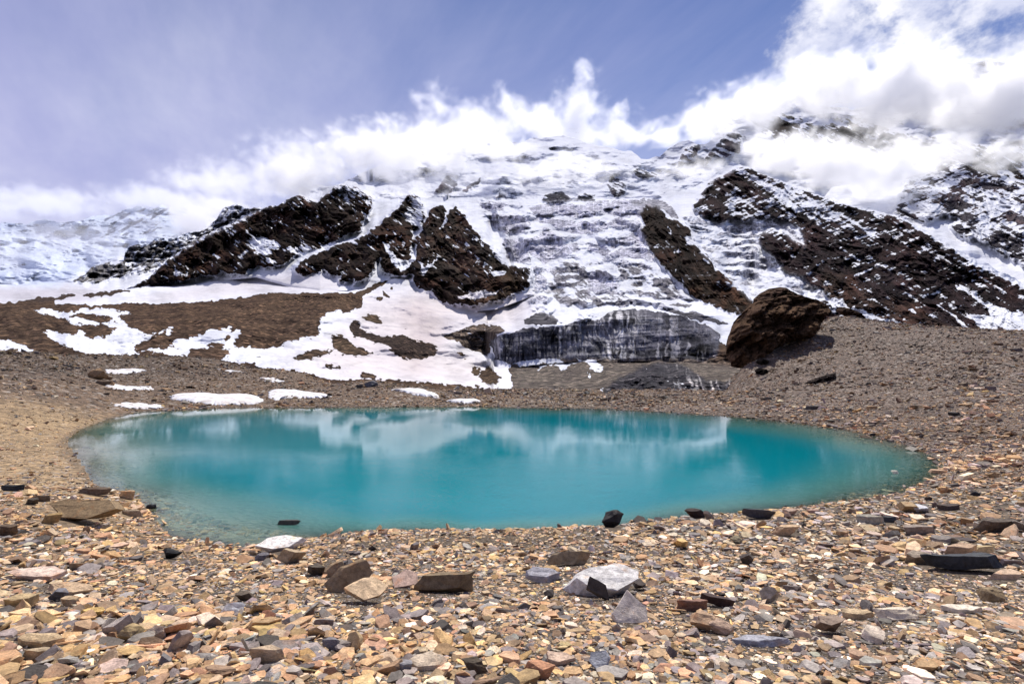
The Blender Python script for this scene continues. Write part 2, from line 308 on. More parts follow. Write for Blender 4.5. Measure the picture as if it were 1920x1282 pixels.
for q in ([(1362, 165), (1365, 200), (1345, 260), (1325, 345)], [(715, 165), (710, 240), (718, 300), (705, 330)], [(1010, 150), (1030, 200), (1050, 260), (1045, 330)], [(1075, 175), (1060, 230), (1045, 290)], [(1120, 180), (1122, 290)], [(1155, 175), (1150, 240)],
          [(1725, 475), (1740, 520), (1755, 565)], [(1590, 480), (1605, 570)], [(1505, 460), (1500, 570)], [(1850, 440), (1825, 500), (1830, 550)]):
    m = mask([thin(h4(q), 1.3)], 1)[..., None]; RC = RC*(1-m)+np.array((0.62, 0.62, 0.66), np.float32)*m
# rock rib between the two icefalls
rib = h1([(65, 450), (110, 395), (165, 385), (215, 410), (250, 470), (330, 500), (420, 545), (440, 620), (480, 690), (560, 760), (620, 850), (720, 930), (760, 980), (820, 1010), (880, 1080), (800, 1170), (700, 1150), (560, 1090), (440, 1030), (380, 970), (310, 900), (240, 830), (180, 760), (140, 680), (80, 580), (100, 530)])
paint(RK, [rib], 1.0, 3); paint(IC, [rib], 0.0, 3); paint(RC, [rib], DARK, 2); paint(SN, [rib], 0.10, 2); paint(AM, [rib], 0.30, 2); paint(ST, [rib], 0.5, 3)
paint(SN, [h1([(325, 700), (345, 695), (370, 735), (340, 735)]), h1([(400, 620), (440, 610), (470, 690), (400, 670)]), h1([(500, 740), (560, 790), (590, 830), (540, 800)]), h1([(670, 930), (760, 980), (700, 960)])], 0.6, 2)
paint(RC, [h1([(400, 900), (700, 930), (870, 1080), (790, 1160), (450, 1030)])], (0.050, 0.034, 0.024), 6)
paint(ST, [h1([(0, 360), (180, 335), (300, 400), (370, 500), (300, 480), (200, 400), (80, 400)])], 0.1, 2); paint(SN, [h1([(0, 370), (180, 340), (300, 400), (370, 510), (300, 480), (200, 400), (80, 400)])], 0.3, 2); paint(RC, [h1([(0, 370), (180, 340), (300, 400), (370, 510), (300, 480), (200, 400), (80, 400)])], (0.36, 0.37, 0.43), 2)
# --- the right-hand mountain
mt = [h1([(450, 420), (520, 290), (560, 235), (650, 195), (720, 160), (790, 120)])+h2([(0, 315), (120, 360), (300, 405), (480, 450), (560, 475), (620, 510), (800, 620), (1000, 750), (1353, 920), (2700, 1500), (2700, 1300), (0, 1300)])+h1([(880, 1280), (880, 1090), (1000, 990), (1433, 1080), (1270, 960), (1230, 905), (1080, 870), (1060, 800), (940, 700), (900, 620), (1000, 560), (1100, 580), (1240, 680), (1235, 620), (1190, 555), (1100, 505), (1000, 490), (850, 510), (700, 510), (630, 525), (560, 480), (520, 480)])]
paint(RK, mt, 1.0, 3); paint(RC, mt, PURP, 3); paint(SN, mt, 0.30, 2); paint(AM, mt, 0.62, 3); paint(ST, mt, 0.7, 4)
paint(SN, [h1([(1433, 560), (1200, 500), (1250, 650), (1240, 690), (1100, 590), (900, 620), (940, 710), (1080, 870), (1260, 920), (1433, 1080), (1433, 1300)])+h2([(0, 1250), (1250, 1250), (900, 1000), (700, 880), (500, 850), (300, 830), (0, 800)])], 0.02, 10)
paint(SN, [h2([(0, 560), (500, 640), (900, 800), (1353, 1000), (1353, 1200), (0, 1200), (0, 700)])], 0.10, 18, 0.8)
paint(SN, [h1([(720, 160), (800, 115), (960, 190), (1433, 400), (1433, 500), (1250, 470), (1050, 400), (900, 260), (800, 200)])], 0.58, 8)
paint(RC, [h2([(0, 830), (60, 810), (200, 840), (330, 980), (460, 1130), (700, 1200), (600, 1190), (300, 1120), (0, 960)]), h2([(400, 1010), (560, 980), (760, 1130), (900, 1200), (620, 1200), (480, 1120)])], (0.050, 0.033, 0.028), 3)
# gully glacier and the snow faces right of it
gul = [h2(p) for p in (
 [(560, 465), (700, 500), (800, 520), (830, 440), (950, 380), (1100, 260), (1180, 250), (1160, 330), (1000, 460), (930, 520), (940, 600), (1080, 630), (1353, 790), (2700, 1330), (2700, 1480), (1353, 925), (1250, 865), (1000, 762), (850, 645), (700, 560), (600, 500)],
 [(858, 885), (900, 900), (1000, 960), (1120, 1030), (1250, 1070), (1353, 1110), (2700, 1500), (2700, 1600), (1060, 1202), (970, 1093), (1130, 1112), (1110, 1052), (1000, 975)],
 [(758, 1022), (790, 1035), (830, 1068), (920, 1130), (1000, 1197), (960, 1197), (880, 1115)], [(570, 960), (612, 982), (600, 990)], [(612, 1005), (655, 1025), (640, 1032)], [(650, 1040), (695, 1062), (670, 1058)], [(588, 1062), (652, 1100), (630, 1100)],
 [(0, 930), (50, 990), (130, 998), (180, 1048), (260, 1063), (350, 1108), (460, 1133), (560, 1163), (625, 1192), (450, 1192), (350, 1172), (300, 1130), (240, 1080), (100, 1050), (110, 1090), (80, 1090), (60, 1035), (0, 990)],
 [(130, 1148), (240, 1163), (360, 1190), (190, 1188)], [(220, 835), (350, 785), (350, 795), (230, 845)], [(180, 775), (260, 750), (250, 765)], [(360, 768), (450, 768), (440, 778)])]
paint(SN, gul, 1.0, 1); paint(AM, gul, 0.08, 1)
m2 = [h2([(480, 440), (520, 330), (560, 180), (760, 90), (850, 60), (1000, 120), (1240, 220), (1353, 240), (2700, 600), (2700, 1300), (1353, 780), (1080, 620), (940, 600), (870, 510), (950, 460), (800, 440), (700, 500)])]
paint(SN, m2, 0.50, 3); paint(AM, m2, 0.62, 3); paint(RC, m2, (0.05, 0.046, 0.056), 3); paint(RK, m2, 0.8, 3)
paint(SN, [h2([(800, 300), (920, 280), (980, 300), (880, 380), (790, 360)]), h2([(880, 520), (980, 450), (1110, 400), (1060, 500), (1000, 560), (940, 590)]), h2([(1080, 620), (1150, 540), (1353, 560), (1353, 770), (1200, 690)]), h2([(1190, 440), (1353, 440), (1353, 480), (1200, 470)])], 0.15, 3)
paint(SN, [h2([(1000, 420), (1160, 290), (1250, 380), (1100, 480)]), h2([(540, 400), (700, 340), (790, 380), (780, 470), (650, 470)])], 0.72, 4)
# secondary icefall
ic2 = [h1([(370, 470), (440, 430), (520, 480), (560, 475), (630, 530), (700, 510), (850, 512), (1000, 490), (1100, 508), (1190, 558), (1238, 640), (1240, 688), (1170, 640), (1100, 582), (1000, 560), (900, 620), (940, 700), (1060, 800), (1080, 870), (1240, 910), (1270, 968), (1370, 1000), (1433, 1070), (1160, 1010), (1000, 985), (880, 1078), (800, 1000), (700, 900), (560, 760), (470, 650), (430, 530)])]
paint(IC, ic2, 1.0, 4); paint(RC, ic2, (0.55, 0.57, 0.65), 3); paint(SN, ic2, 0.78, 1); paint(AM, ic2, 0.30, 3); paint(RK, ic2, 0.0, 3); paint(ST, ic2, 0.9, 3)
i2c = [h1([(640, 560), (850, 520), (1000, 500), (1150, 560), (1230, 660), (1100, 575), (1000, 560), (890, 610), (850, 560), (700, 600)]), h1([(660, 660), (720, 680), (700, 690)]), h1([(660, 740), (760, 720), (770, 750), (680, 770)]), h1([(790, 760), (880, 720), (1050, 800), (1060, 860), (850, 830)]), h1([(780, 900), (870, 860), (950, 940), (800, 930)]), h1([(1120, 970), (1250, 950), (1370, 1010), (1200, 1000)])]
paint(ST, i2c, 0.12, 2); paint(SN, i2c, 0.40, 2)
# --- the high snow mountain: crags and bergschrunds
cr = [h5(p) for p in ([(550, 460), (620, 360), (700, 345), (700, 420), (640, 465)], [(720, 440), (800, 390), (860, 348), (830, 400), (740, 455)], [(1200, 500), (1215, 465), (1330, 445), (1385, 500), (1300, 510)], [(1405, 495), (1440, 462), (1530, 465), (1530, 495)], [(930, 485), (960, 445), (1005, 460), (990, 485)],
      [(1590, 400), (1620, 330), (1720, 420), (1700, 460), (1640, 490)], [(1745, 330), (1770, 305), (1820, 330), (1900, 340), (1870, 365), (1780, 365)])]
cr += [h1([(340, 90), (400, 0), (520, -60), (480, 60), (400, 110), (340, 150)]), h1([(515, 110), (580, 0), (700, -120), (800, -100), (790, 20), (700, 60), (600, 60), (540, 120)]), h1([(20, 140), (60, 130), (230, 180), (180, 200), (60, 200)])]
paint(RK, cr, 0.6, 2); paint(SN, cr, 0.30, 1); paint(AM, cr, 0.5, 2); paint(RC, cr, (0.05, 0.05, 0.065), 2)
ucl = [h5(p) for p in ([(870, 145), (1080, 150), (1060, 165), (900, 180)], [(980, 230), (1080, 195), (1200, 260), (1150, 290), (1010, 250)], [(1250, 170), (1440, 160), (1440, 210), (1260, 200)], [(1480, 200), (1580, 240), (1510, 265)], [(930, 380), (970, 330), (1020, 400), (1060, 450), (1080, 500), (1000, 500), (920, 420)], [(1165, 430), (1180, 390), (1270, 410), (1260, 445)], [(1300, 400), (1390, 365), (1450, 390), (1440, 440), (1380, 465), (1310, 440)], [(440, 310), (560, 265), (640, 300), (560, 360), (460, 360)], [(1740, 270), (1920, 240), (1920, 330), (1760, 300)])]
paint(ST, ucl, 0.15, 2); paint(SN, ucl, 0.6, 2); paint(RC, ucl, (0.42, 0.46, 0.58), 2); paint(IC, ucl, 0.5, 3)
# dark hazy tops in the cloud, upper right
paint(SN, [d_([(220, 120), (260, 90), (500, 150), (700, 140), (830, 180), (1323, 250), (1323, 380), (900, 320), (500, 280), (340, 200)])], 0.36, 8); paint(AM, [d_([(200, 60), (1400, 60), (1400, 400), (900, 320), (340, 250)])], 0.55, 8)
# far-left range and grey serac ridge
paint(SN, [a_([(550, 250), (650, 195), (850, 175), (945, 215), (830, 320), (700, 360), (480, 330)])], 0.55, 8)
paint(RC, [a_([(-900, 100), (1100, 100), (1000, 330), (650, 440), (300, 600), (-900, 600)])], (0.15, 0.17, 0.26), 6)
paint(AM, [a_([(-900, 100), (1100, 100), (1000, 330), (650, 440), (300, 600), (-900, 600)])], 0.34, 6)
paint(SC, [a_([(-900, 100), (1100, 100), (1000, 330), (650, 440), (300, 600), (-900, 600)])], (0.60, 0.66, 0.80), 6)  # blue haze of distance is put into the range's rock and snow colours
ser = [a_([(340, 575), (440, 545), (480, 500), (560, 480), (650, 470), (650, 430), (680, 395), (780, 380), (800, 358), (900, 356), (940, 340), (1010, 318), (1080, 298), (1130, 255), (1170, 200), (1240, 172), (1350, 200), (1430, 180), (1300, 240), (1000, 390), (900, 455), (820, 520), (500, 585)])]
paint(IC, ser, 0.9, 3); paint(SN, ser, 0.55, 2); paint(AM, ser, 0.6, 3); paint(RC, ser, (0.20, 0.20, 0.215), 2)
paint(ST, [a_([(650, 460), (690, 400), (780, 385), (900, 370), (910, 400), (780, 430)]), a_([(440, 560), (480, 510), (600, 490), (690, 500), (620, 555)]), a_([(910, 360), (1010, 325), (1080, 310), (1020, 350)])], 0.12, 2)
paint(SN, [a_([(650, 460), (690, 400), (780, 385), (900, 370), (910, 400), (780, 430)]), a_([(440, 560), (480, 510), (600, 490), (690, 500), (620, 555)])], 0.15, 2)
dunes = [a_([(125, 685), (190, 667), (235, 663), (290, 670), (330, 650), (380, 643), (400, 652), (330, 672), (230, 690)]), a_([(420, 655), (520, 635), (650, 622), (700, 622), (640, 640), (520, 655), (450, 662)])]
paint(SN, dunes, 0.0, 1); paint(RC, dunes, (0.06, 0.045, 0.038), 1)

# ------------------------------------------------------------------ mesh from arrays
def grid_mesh(name, P, attrs, flip=False, sel=None, smooth=True):
    """P: (rows, cols, 3)"""
    r, c = P.shape[:2]
    idx = np.arange(r*c).reshape(r, c)
    q = np.stack([idx[:-1, :-1], idx[:-1, 1:], idx[1:, 1:], idx[1:, :-1]], -1).reshape(-1, 4)
    if flip: q = q[:, ::-1]
    if sel is not None: q = q[sel.reshape(-1)]
    me = bpy.data.meshes.new(name)
    me.vertices.add(r*c); me.vertices.foreach_set('co', P.reshape(-1, 3).astype(np.float32).ravel())
    me.loops.add(len(q)*4); me.loops.foreach_set('vertex_index', q.ravel().astype(np.int32))
    me.polygons.add(len(q)); me.polygons.foreach_set('loop_start', np.arange(0, len(q)*4, 4, dtype=np.int32))
    for k, v in attrs.items():
        v = np.asarray(v, np.float32)
        if v.ndim == 3:
            a = me.attributes.new(k, 'FLOAT_COLOR', 'POINT')
            v4 = np.ones((r*c, 4), np.float32); v4[:, :3] = v.reshape(-1, 3); a.data.foreach_set('color', v4.ravel())
        else:
            a = me.attributes.new(k, 'FLOAT', 'POINT'); a.data.foreach_set('value', v.ravel())
    me.update(calc_edges=True); me.validate()
    me.polygons.foreach_set('use_smooth', np.full(len(me.polygons), smooth))
    return me
def link(me, name, mat, kind=None, label=None, cat=None, group=None, parent=None):
    o = bpy.data.objects.new(name, me); COL.objects.link(o)
    if mat: me.materials.append(mat)
    if kind: o['kind'] = kind
    if label: o['label'] = label
    if cat: o['category'] = cat
    if group: o['group'] = group
    if parent: o.parent = parent
    return o

# ------------------------------------------------------------------ terrain material
def terrain_mat(name, feat, bump=0.6, speck=0.0, sharp=0.06, snow_bump=0.3):
    """feat: metres of the finest feature that shows"""
    m = bpy.data.materials.new(name); m.use_nodes = True; T = NT(m.node_tree); T.n.clear()
    out = T.new('ShaderNodeOutputMaterial'); p = T.new('ShaderNodeBsdfPrincipled'); T.l.new(p.outputs[0], out.inputs[0])
    pos = T.new('ShaderNodeTexCoord').outputs['Object']
    rc = attr(T, 'rc'); sc = attr(T, 'sc'); sn = attr(T, 'sn', 'Fac')
    n1 = T.noise(pos, 1.0/(feat*3), 5, 0.6); n2 = T.noise(pos, 1.0/(feat*16), 4, 0.55)
    rock = T.mix(1.0, rc, T.mix(T.ramp(n1, 0.3, 0.7), (0.35, 0.35, 0.36, 1), (1.45, 1.40, 1.34, 1)), 'MULTIPLY')
    rock = T.mix(1.0, rock, T.mix(T.ramp(n2, 0.35, 0.65), (0.78, 0.76, 0.78, 1), (1.22, 1.2, 1.14, 1)), 'MULTIPLY')
    if speck:
        vo = T.new('ShaderNodeTexVoronoi'); T.put(vo.inputs['Vector'], pos); vo.inputs['Scale'].default_value = 1.0/(feat*1.6)
        vx = T.sep(vo.outputs['Color'])[0]
        rock = T.mix(T.ramp(vx, 0.80, 0.97, 0, speck), rock, T.mix(1.0, rock, (3.2, 3.0, 2.8, 1), 'MULTIPLY'))
        rock = T.mix(T.ramp(vx, 0.22, 0.05, 0, speck), rock, T.mix(1.0, rock, (0.35, 0.35, 0.38, 1), 'MULTIPLY'))
    s = T.ramp(T.m('ADD', sn, T.m('MULTIPLY', T.m('SUBTRACT', n1, 0.5), 0.30)), 0.5-sharp, 0.5+sharp)
    scol = T.mix(1.0, sc, T.mix(T.ramp(n2, 0.3, 0.7), (0.93, 0.93, 0.95, 1), (1.04, 1.04, 1.03, 1)), 'MULTIPLY')
    T.l.new(T.mix(s, rock, scol), p.inputs['Base Color'])
    p.inputs['Roughness'].default_value = 0.95; p.inputs['Specular IOR Level'].default_value = 0.02
    b = T.new('ShaderNodeBump'); b.inputs['Strength'].default_value = bump; b.inputs['Distance'].default_value = feat*2.0
    T.put(b.inputs['Height'], T.m('ADD', T.m('MULTIPLY', n1, T.ramp(s, 0, 1, 1.0, snow_bump)), T.m('MULTIPLY', n2, 1.2)))
    T.l.new(b.outputs[0], p.inputs['Normal'])
    return m

# ------------------------------------------------------------------ relief builder
def ip(xs, pts):
    p = sorted(pts); return np.interp(xs, [q[0] for q in p], [q[1] for q in p])
def prof(cols):
    """cols: {x: [(y, depth), ...]} -> function of (px, py) giving log depth"""
    xs = sorted(cols)
    def f(px, py):
        vals = np.stack([np.interp(py, [q[0] for q in sorted(cols[x])], [math.log(q[1]) for q in sorted(cols[x])]) for x in xs])
        i = np.clip(np.searchsorted(xs, px)-1, 0, len(xs)-2); xa = np.array(xs, float)
        t = np.clip((px-xa[i])/(xa[i+1]-xa[i]), 0, 1)
        return np.take_along_axis(vals, i[None], 0)[0]*(1-t)+np.take_along_axis(vals, (i+1)[None], 0)[0]*t
    return f
def relief(name, x0, x1, step, rows, base, crest, pf, mat, amp_rock=0.03, amp_ice=0.03, amp_snow=0.008, seed=0, strata=20, crest_j=1.5, warp=3.0, fine=1.0, cliff=1.0, step_p=0, dust=1.0, back=0.25, nstr=(22, 14.0, 3.2), label=None):
    xs = np.arange(x0, x1+step*0.5, step); t = np.linspace(0, 1, rows)[:, None]
    yb = ip(xs, base); yc = ip(xs, crest)+fbm(xs/22*fine, xs*0+seed, 5, seed+3, 0.6)*crest_j*1.6
    px = np.broadcast_to(xs, (rows, len(xs))).copy(); py = yb+(yc-yb)*t
    wx = px+fbm(px/9, py/9, 4, seed+5)*warp; wy = py+fbm(px/9+40, py/9, 4, seed+9)*warp
    sn = samp(SN, wx, wy); am = samp(AM, px, py); rk = samp(RK, wx, wy); ic = samp(IC, wx, wy); st = samp(ST, wx, wy)
    L = pf(px, py)
    # redistribute depth so painted faces come out steep
    dL = np.diff(L, axis=0); ls = 0.5*(st[1:]+st[:-1])*np.exp(0.7*fbm(px[1:]/26, py[1:]/9, 4, seed+13)*np.maximum(ic[1:], 0.35*rk[1:]+0.15))
    new = np.vstack([np.zeros((1, len(xs))), np.cumsum(dL*ls, axis=0)])
    dv = L[:1]+new*((L[-1:]-L[:1])/np.maximum(new[-1:], 1e-9))-L
    kx = max(2, int(4/step)); big_ = max(4, int(34/step))
    dv = (blur(dv.astype(np.float32), kx)-blur(dv.astype(np.float32), big_)*0.85)*sm(t, 0, 0.04)
    L = L+dv*cliff
    u, v = along(px, py, strata, 1.0, 1.0)
    rn = 0.55*ridged(px/130+0.3, py/120+px/400, 3, seed+18, 0.4)+0.8*ridged(px/60+fbm(px/50, py/50, 3, seed)*0.5, py/46, 6, seed+20, 0.56)*0.9+0.30*ridged(u/40+fbm(px/90, py/90, 2, seed+33)*0.8, (v+14*fbm(px/70, py/70, 3, seed+35))/12, 4, seed+31, 0.55)
    icn = ridged(px/34+fbm(px/30, py/30, 3, seed+2)*0.5, py/10, 5, seed+40, 0.58)*0.6+0.5*fbm(px/8, py/6, 3, seed+47)
    snn = fbm(px/70, py/26, 5, seed+52, 0.45)
    edge = sm(t, 0, 0.06)*np.ones_like(px)
    L = L-edge*(rk*(amp_rock*rn+amp_rock*0.5)+ic*amp_ice*icn+amp_snow*snn)
    wl = samp(WLC, px, py); L = L-wl*(0.010*ridged(px/13+fbm(px/20, py/60, 2, seed+75)*0.8, py/150, 3, seed+76, 0.6)+0.005*fbm(px/3.2, py/45, 3, seed+77)+0.0011*fbm(px/80, (py+px*0.06)/3.0, 3, seed+78))
    stepm = 0; cl_ = 0
    if step_p:
        g = np.clip(np.gradient(L, axis=0)/np.maximum(-np.gradient(py, axis=0), 1e-4), 0, 0.012); g = blur(g.astype(np.float32), 12)
        ph = (py+11*fbm(px/80, py/45, 3, seed+80)+5.5*fbm(px/22, py/16, 3, seed+83)+1.6*fbm(px/6, py/6, 2, seed+86)-0.0004*(px-1090)**2)/step_p
        w_ = 1-(ph-np.floor(ph)); c_l = 0.55+0.18*fbm(px/50, py/30, 2, seed+88)
        gain = np.where(w_ < c_l, 0.22*w_/c_l, 0.22+0.78*(w_-c_l)/(1-c_l))
        stepm = sm(fbm(px/48, py/22, 3, seed+90), -0.55, 0.10)*ic*(1-rk)
        L = L+edge*np.abs(g)*step_p*(gain-w_)*stepm
        cl_ = sm(w_, 0.02, 0.10)*sm(w_, c_l+0.03, c_l-0.07)*stepm
    dep = np.exp(L)
    P = np.stack([dep*(px-CX)/F, dep, H+dep*(HY-py)/F], -1)
    a, lx, ly = nstr
    u, v = along(px, py, a, lx, ly); u2, v2 = along(px, py, strata-4, 46, 5.5)
    sn_v = sn+am*(fbm(u, v, 4, seed+60, 0.62)*0.75+fbm(u2, v2, 3, seed+66, 0.6)*0.55)
    rc = samp(RC, wx, wy); sc = samp(SC, wx, wy)
    sc = sc*(1-0.16*sm(fbm(px/45, py/12, 5, seed+95, 0.6), -0.05, 0.7))[..., None]  # soft grey shading and dirt streaks, painted into the snow colour
    us, vs = along(px, py+12*fbm(px/80, py/80, 3, seed+37), strata, 60, 7); bed = fbm(us+fbm(px/40, py/40, 3, seed+4)*0.6, vs, 5, seed+70, 0.6)
    rc = rc*(1+rk*np.clip(bed, -0.8, 1.2)*0.85)[..., None]
    tint = sm(fbm(px/38, py/24, 4, seed+97), 0.0, 0.7)*(0.35+0.4*dust); rc = rc*(1+rk[..., None]*tint[..., None]*np.array((1.1, 0.55, 0.35)))
    crev = sm(ridged(px/30+fbm(px/20, py/20, 3, seed+7)*0.7, py/8.5+fbm(px/40, py/40, 2, seed+8)*1.5, 4, seed+11, 0.55), 0.42, 0.70)
    sn_v = sn_v-ic*0.09*crev-0.50*cl_+0.16*stepm
    gul_ = sm(ridged(px/15+fbm(px/40, py/40, 3, seed+1)*1.2, py/70, 4, seed+92), 0.45, 0.75)
    sn_v = sn_v+rk*dust*(gul_*0.22+0.10)
    flute = fbm(px/2.2, py/24, 3, seed+15, 0.6)
    rc = rc*(1+ic*(flute*0.26-0.22*sm(fbm(px/9, py/5, 3, seed+16), 0.1, 0.6)))[..., None]
    if back:   # the far side of the crest
        bk = []
        top = P[-1]; hgt = max(5.0, float(np.median(top[:, 2])))
        for i, kk in enumerate((0.03, 0.10, 0.25, 0.5)):
            q = top.copy(); q[:, 1] *= 1+kk*back*4; q[:, 0] *= 1+kk*back*4; q[:, 2] = H+(top[:, 2]-H)*(1+kk*back*4)-(kk**0.8)*top[:, 1]*back*2.4-0.002*top[:, 1]
            bk.append(q)
        P = np.concatenate([P, np.stack(bk)], 0)
        ex = lambda z: np.concatenate([z]+[z[-1:]]*4, 0)
        sn_v, rc, sc = ex(sn_v), ex(rc), ex(sc)
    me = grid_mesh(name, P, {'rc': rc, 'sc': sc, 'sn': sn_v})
    return link(me, name, mat, 'structure', label)

# ------------------------------------------------------------------ the near ground (height field)
SHORE = [(125, 832), (128, 822), (150, 805), (200, 786), (260, 772), (320, 769), (400, 766), (490, 764), (560, 764), (700, 763), (800, 762), (900, 762), (1000, 764), (1130, 766), (1250, 772), (1400, 783), (1500, 793), (1600, 808), (1680, 828), (1740, 850), (1770, 868), (1765, 885), (1735, 905), (1690, 925), (1600, 938), (1500, 952), (1400, 964), (1300, 972), (1200, 986), (1100, 995), (1000, 1000), (900, 1001), (800, 999), (700, 1000), (640, 1004), (560, 1012), (450, 1027), (380, 1016), (310, 1002), (290, 975), (270, 945), (240, 925), (190, 915), (168, 900), (160, 880), (140, 850)]
ctl = []
def cp_px(px, py, dep): ctl.append((dep*(px-CX)/F, dep, H+dep*(HY-py)/F))
for i, (x, y) in enumerate(SHORE):
    cp_px(x, y, H*F/(y-HY))
    x2, y2 = SHORE[(i+1) % len(SHORE)]; cp_px((x+x2)/2, (y+y2)/2, H*F/((y+y2)/2-HY))
def cp_z(px, dep, z): ctl.append((dep*(px-CX)/F, dep, z))
for px, py, dd, z in [(400, 800, 0, -1.6), (700, 800, 0, -2.4), (1000, 810, 0, -2.6), (1300, 830, 0, -2.0), (1550, 850, 0, -1.1), (400, 870, 0, -1.5), (700, 880, 0, -2.6), (1000, 890, 0, -2.8), (1300, 900, 0, -2.0), (1600, 890, 0, -0.6), (700, 950, 0, -1.3), (900, 960, 0, -1.6), (1100, 950, 0, -1.5), (500, 920, 0, -1.0), (300, 850, 0, -0.6), (230, 880, 0, -0.35), (350, 930, 0, -0.42), (420, 990, 0, -0.16), (520, 985, 0, -0.26), (600, 980, 0, -0.5), (330, 975, 0, -0.14), (1350, 950, 0, -0.45), (1500, 930, 0, -0.5), (1690, 890, 0, -0.25), (700, 980, 0, -0.7), (900, 982, 0, -0.75), (1050, 980, 0, -0.7), (1200, 960, 0, -0.8)]:
    dd = H*F/(py-HY); ctl.append((dd*(px-CX)/F, dd, z))
for q in [(0, 915, 18.5), (0, 870, 25), (0, 1000, 11), (0, 1100, 6.6), (60, 830, 33), (0, 780, 38), (100, 780, 44), (0, 720, 54), (0, 700, 60), (100, 700, 66), (0, 665, 72), (100, 665, 80), (200, 700, 82), (200, 666, 95), (250, 740, 66), (330, 720, 80), (330, 668, 105), (400, 690, 100), (400, 673, 112), (450, 735, 78), (560, 735, 80), (560, 697, 105), (640, 735, 78), (700, 717, 95), (800, 729, 88), (900, 738, 84), (1000, 747, 76), (1150, 750, 74), (1300, 751, 70), (1400, 748, 69), (1430, 728, 84), (1440, 690, 104), (1480, 700, 94), (1480, 655, 114), (1560, 650, 110), (1500, 632, 117), (1440, 655, 114), (1392, 690, 108), (1560, 614, 126), (1480, 770, 53), (1560, 596, 148), (1700, 800, 40), (1920, 860, 25), (1850, 820, 34), (1600, 604, 152), (1640, 613, 150), (1700, 617, 146), (1800, 620, 138), (1920, 622, 128), (1560, 760, 59), (1560, 720, 80), (1700, 760, 50), (1700, 700, 78), (1850, 720, 56), (1920, 680, 70), (1920, 780, 37), (1850, 840, 29.5), (1850, 900, 21), (1920, 960, 15.3), (1800, 960, 15.8), (1700, 1000, 14), (1920, 1060, 10.3), (960, 1282, 3.06), (0, 1282, 3.0), (1920, 1282, 3.1), (500, 1282, 3.0), (1400, 1282, 3.1), (960, 1150, 5.2), (960, 1080, 8.4), (960, 1040, 11.2), (500, 1150, 5.1), (500, 1080, 8.2), (1400, 1150, 5.4), (1400, 1060, 9.5), (200, 1150, 5.1), (200, 1040, 10), (1750, 1150, 5.6), (120, 960, 14.5)]: cp_px(*q)
for px, mir in ((-500, 0), (-1200, 0), (2400, 1920), (3100, 1920)):
    for (x, y, dd) in [(mir, 1282, 3.05), (mir, 1060, 10), (mir, 915, 19), (mir, 780, 40), (mir, 700, 66)]: cp_z(px, dd, H+dd*(HY-y)/F*(0.8 if dd > 30 else 1)+0.2)
for a in np.linspace(-math.pi/2, math.pi/2, 9):
    ctl.append((1.2*math.sin(a), 1.2*math.cos(a), 2.82)); 
for px in (-1200, -500, 0, 400, 800, 1200, 1600, 1920, 2400, 3100):
    if px >= 1500: cp_z(px, 190, 9.0)
    elif px < 600: cp_z(px, 150, 1.0); cp_z(px, 200, -4.0)
    cp_z(px, 260, -12.0)
for px in (700, 850, 1000, 1150, 1300, 1345): cp_z(px, 98, -1.6 if px > 800 else 0.3); cp_z(px, 115, -3.5); cp_z(px, 190, -9.0)
C_ = np.array(ctl)
def lp(X, Y):
    r = np.hypot(X, Y); th = np.arctan2(X, Y)
    th = np.clip(th, -1.35, 1.35)
    return np.stack([th*2.6, np.log(np.maximum(r, 0.8))*1.35], -1)
cu = lp(C_[:, 0], C_[:, 1]); n_ = len(cu)
Dm = np.sqrt(((cu[:, None]-cu[None])**2).sum(-1)+0.0009)
A_ = np.zeros((n_+1, n_+1)); A_[:n_, :n_] = Dm-np.eye(n_)*1e-3; A_[:n_, n_] = 1; A_[n_, :n_] = 1
wts = np.linalg.solve(A_, np.append(C_[:, 2], 0))
_SP = np.array(SHORE, float)+0.0
def inside(px, py):
    ins = np.zeros(px.shape, bool); dd = np.full(px.shape, 1e9)
    for i in range(len(_SP)):
        xa, ya = _SP[i]; xb, yb = _SP[(i+1) % len(_SP)]
        c = (ya <= py) != (yb <= py)
        with np.errstate(divide='ignore', invalid='ignore'): xi = xa+(py-ya)*(xb-xa)/((yb-ya) if yb != ya else 1e-9)
        ins ^= c & (px < xi)
        t = np.clip(((px-xa)*(xb-xa)+(py-ya)*(yb-ya))/((xb-xa)**2+(yb-ya)**2), 0, 1)
        dd = np.minimum(dd, np.hypot(px-xa-t*(xb-xa), py-ya-t*(yb-ya)))
    return ins, dd
def gz(X, Y, rough=True):
    X = np.asarray(X, float); Y = np.asarray(Y, float); sh = X.shape
    X = X.ravel(); Y = Y.ravel(); outz = np.empty(X.shape)
    for i in range(0, len(X), 20000):
        u = lp(X[i:i+20000], Y[i:i+20000]); dd = np.sqrt(((u[:, None]-cu[None])**2).sum(-1)+0.0009)
        outz[i:i+20000] = dd@wts[:n_]+wts[n_]
    r = np.hypot(X, Y)
    if rough:
        und = fbm(X/6.0, Y/6.0, 4, 3)*0.10*sm(r, 6, 30)+fbm(X/1.6, Y/1.6, 4, 8)*0.035+fbm(X/16, Y/16, 3, 12)*0.12*sm(r, 45, 80)
        dmp = np.clip(np.abs(outz)/0.25, 0.12, 1)   # keep the shoreline where it is
        outz += und*dmp
    # hold the traced waterline: land stays above it, the bed below
    py0 = HY+F*H/np.maximum(Y, 0.5); px0 = CX+F*X/np.maximum(Y, 0.5)
    ins, dist_ = inside(px0, py0); dm = dist_*np.hypot(X, Y)/F
    outz = np.where(ins, np.minimum(outz, -0.015-0.05*dm), np.maximum(outz, np.where((r < 120) & (dm < 5), 0.02+0.035*np.minimum(dm, 8), -99)))
    return outz.reshape(sh)
th = np.linspace(R_(-100), R_(100), 760); th = th[np.argsort(th)]
lr = np.linspace(math.log(0.35), math.log(240), 620)
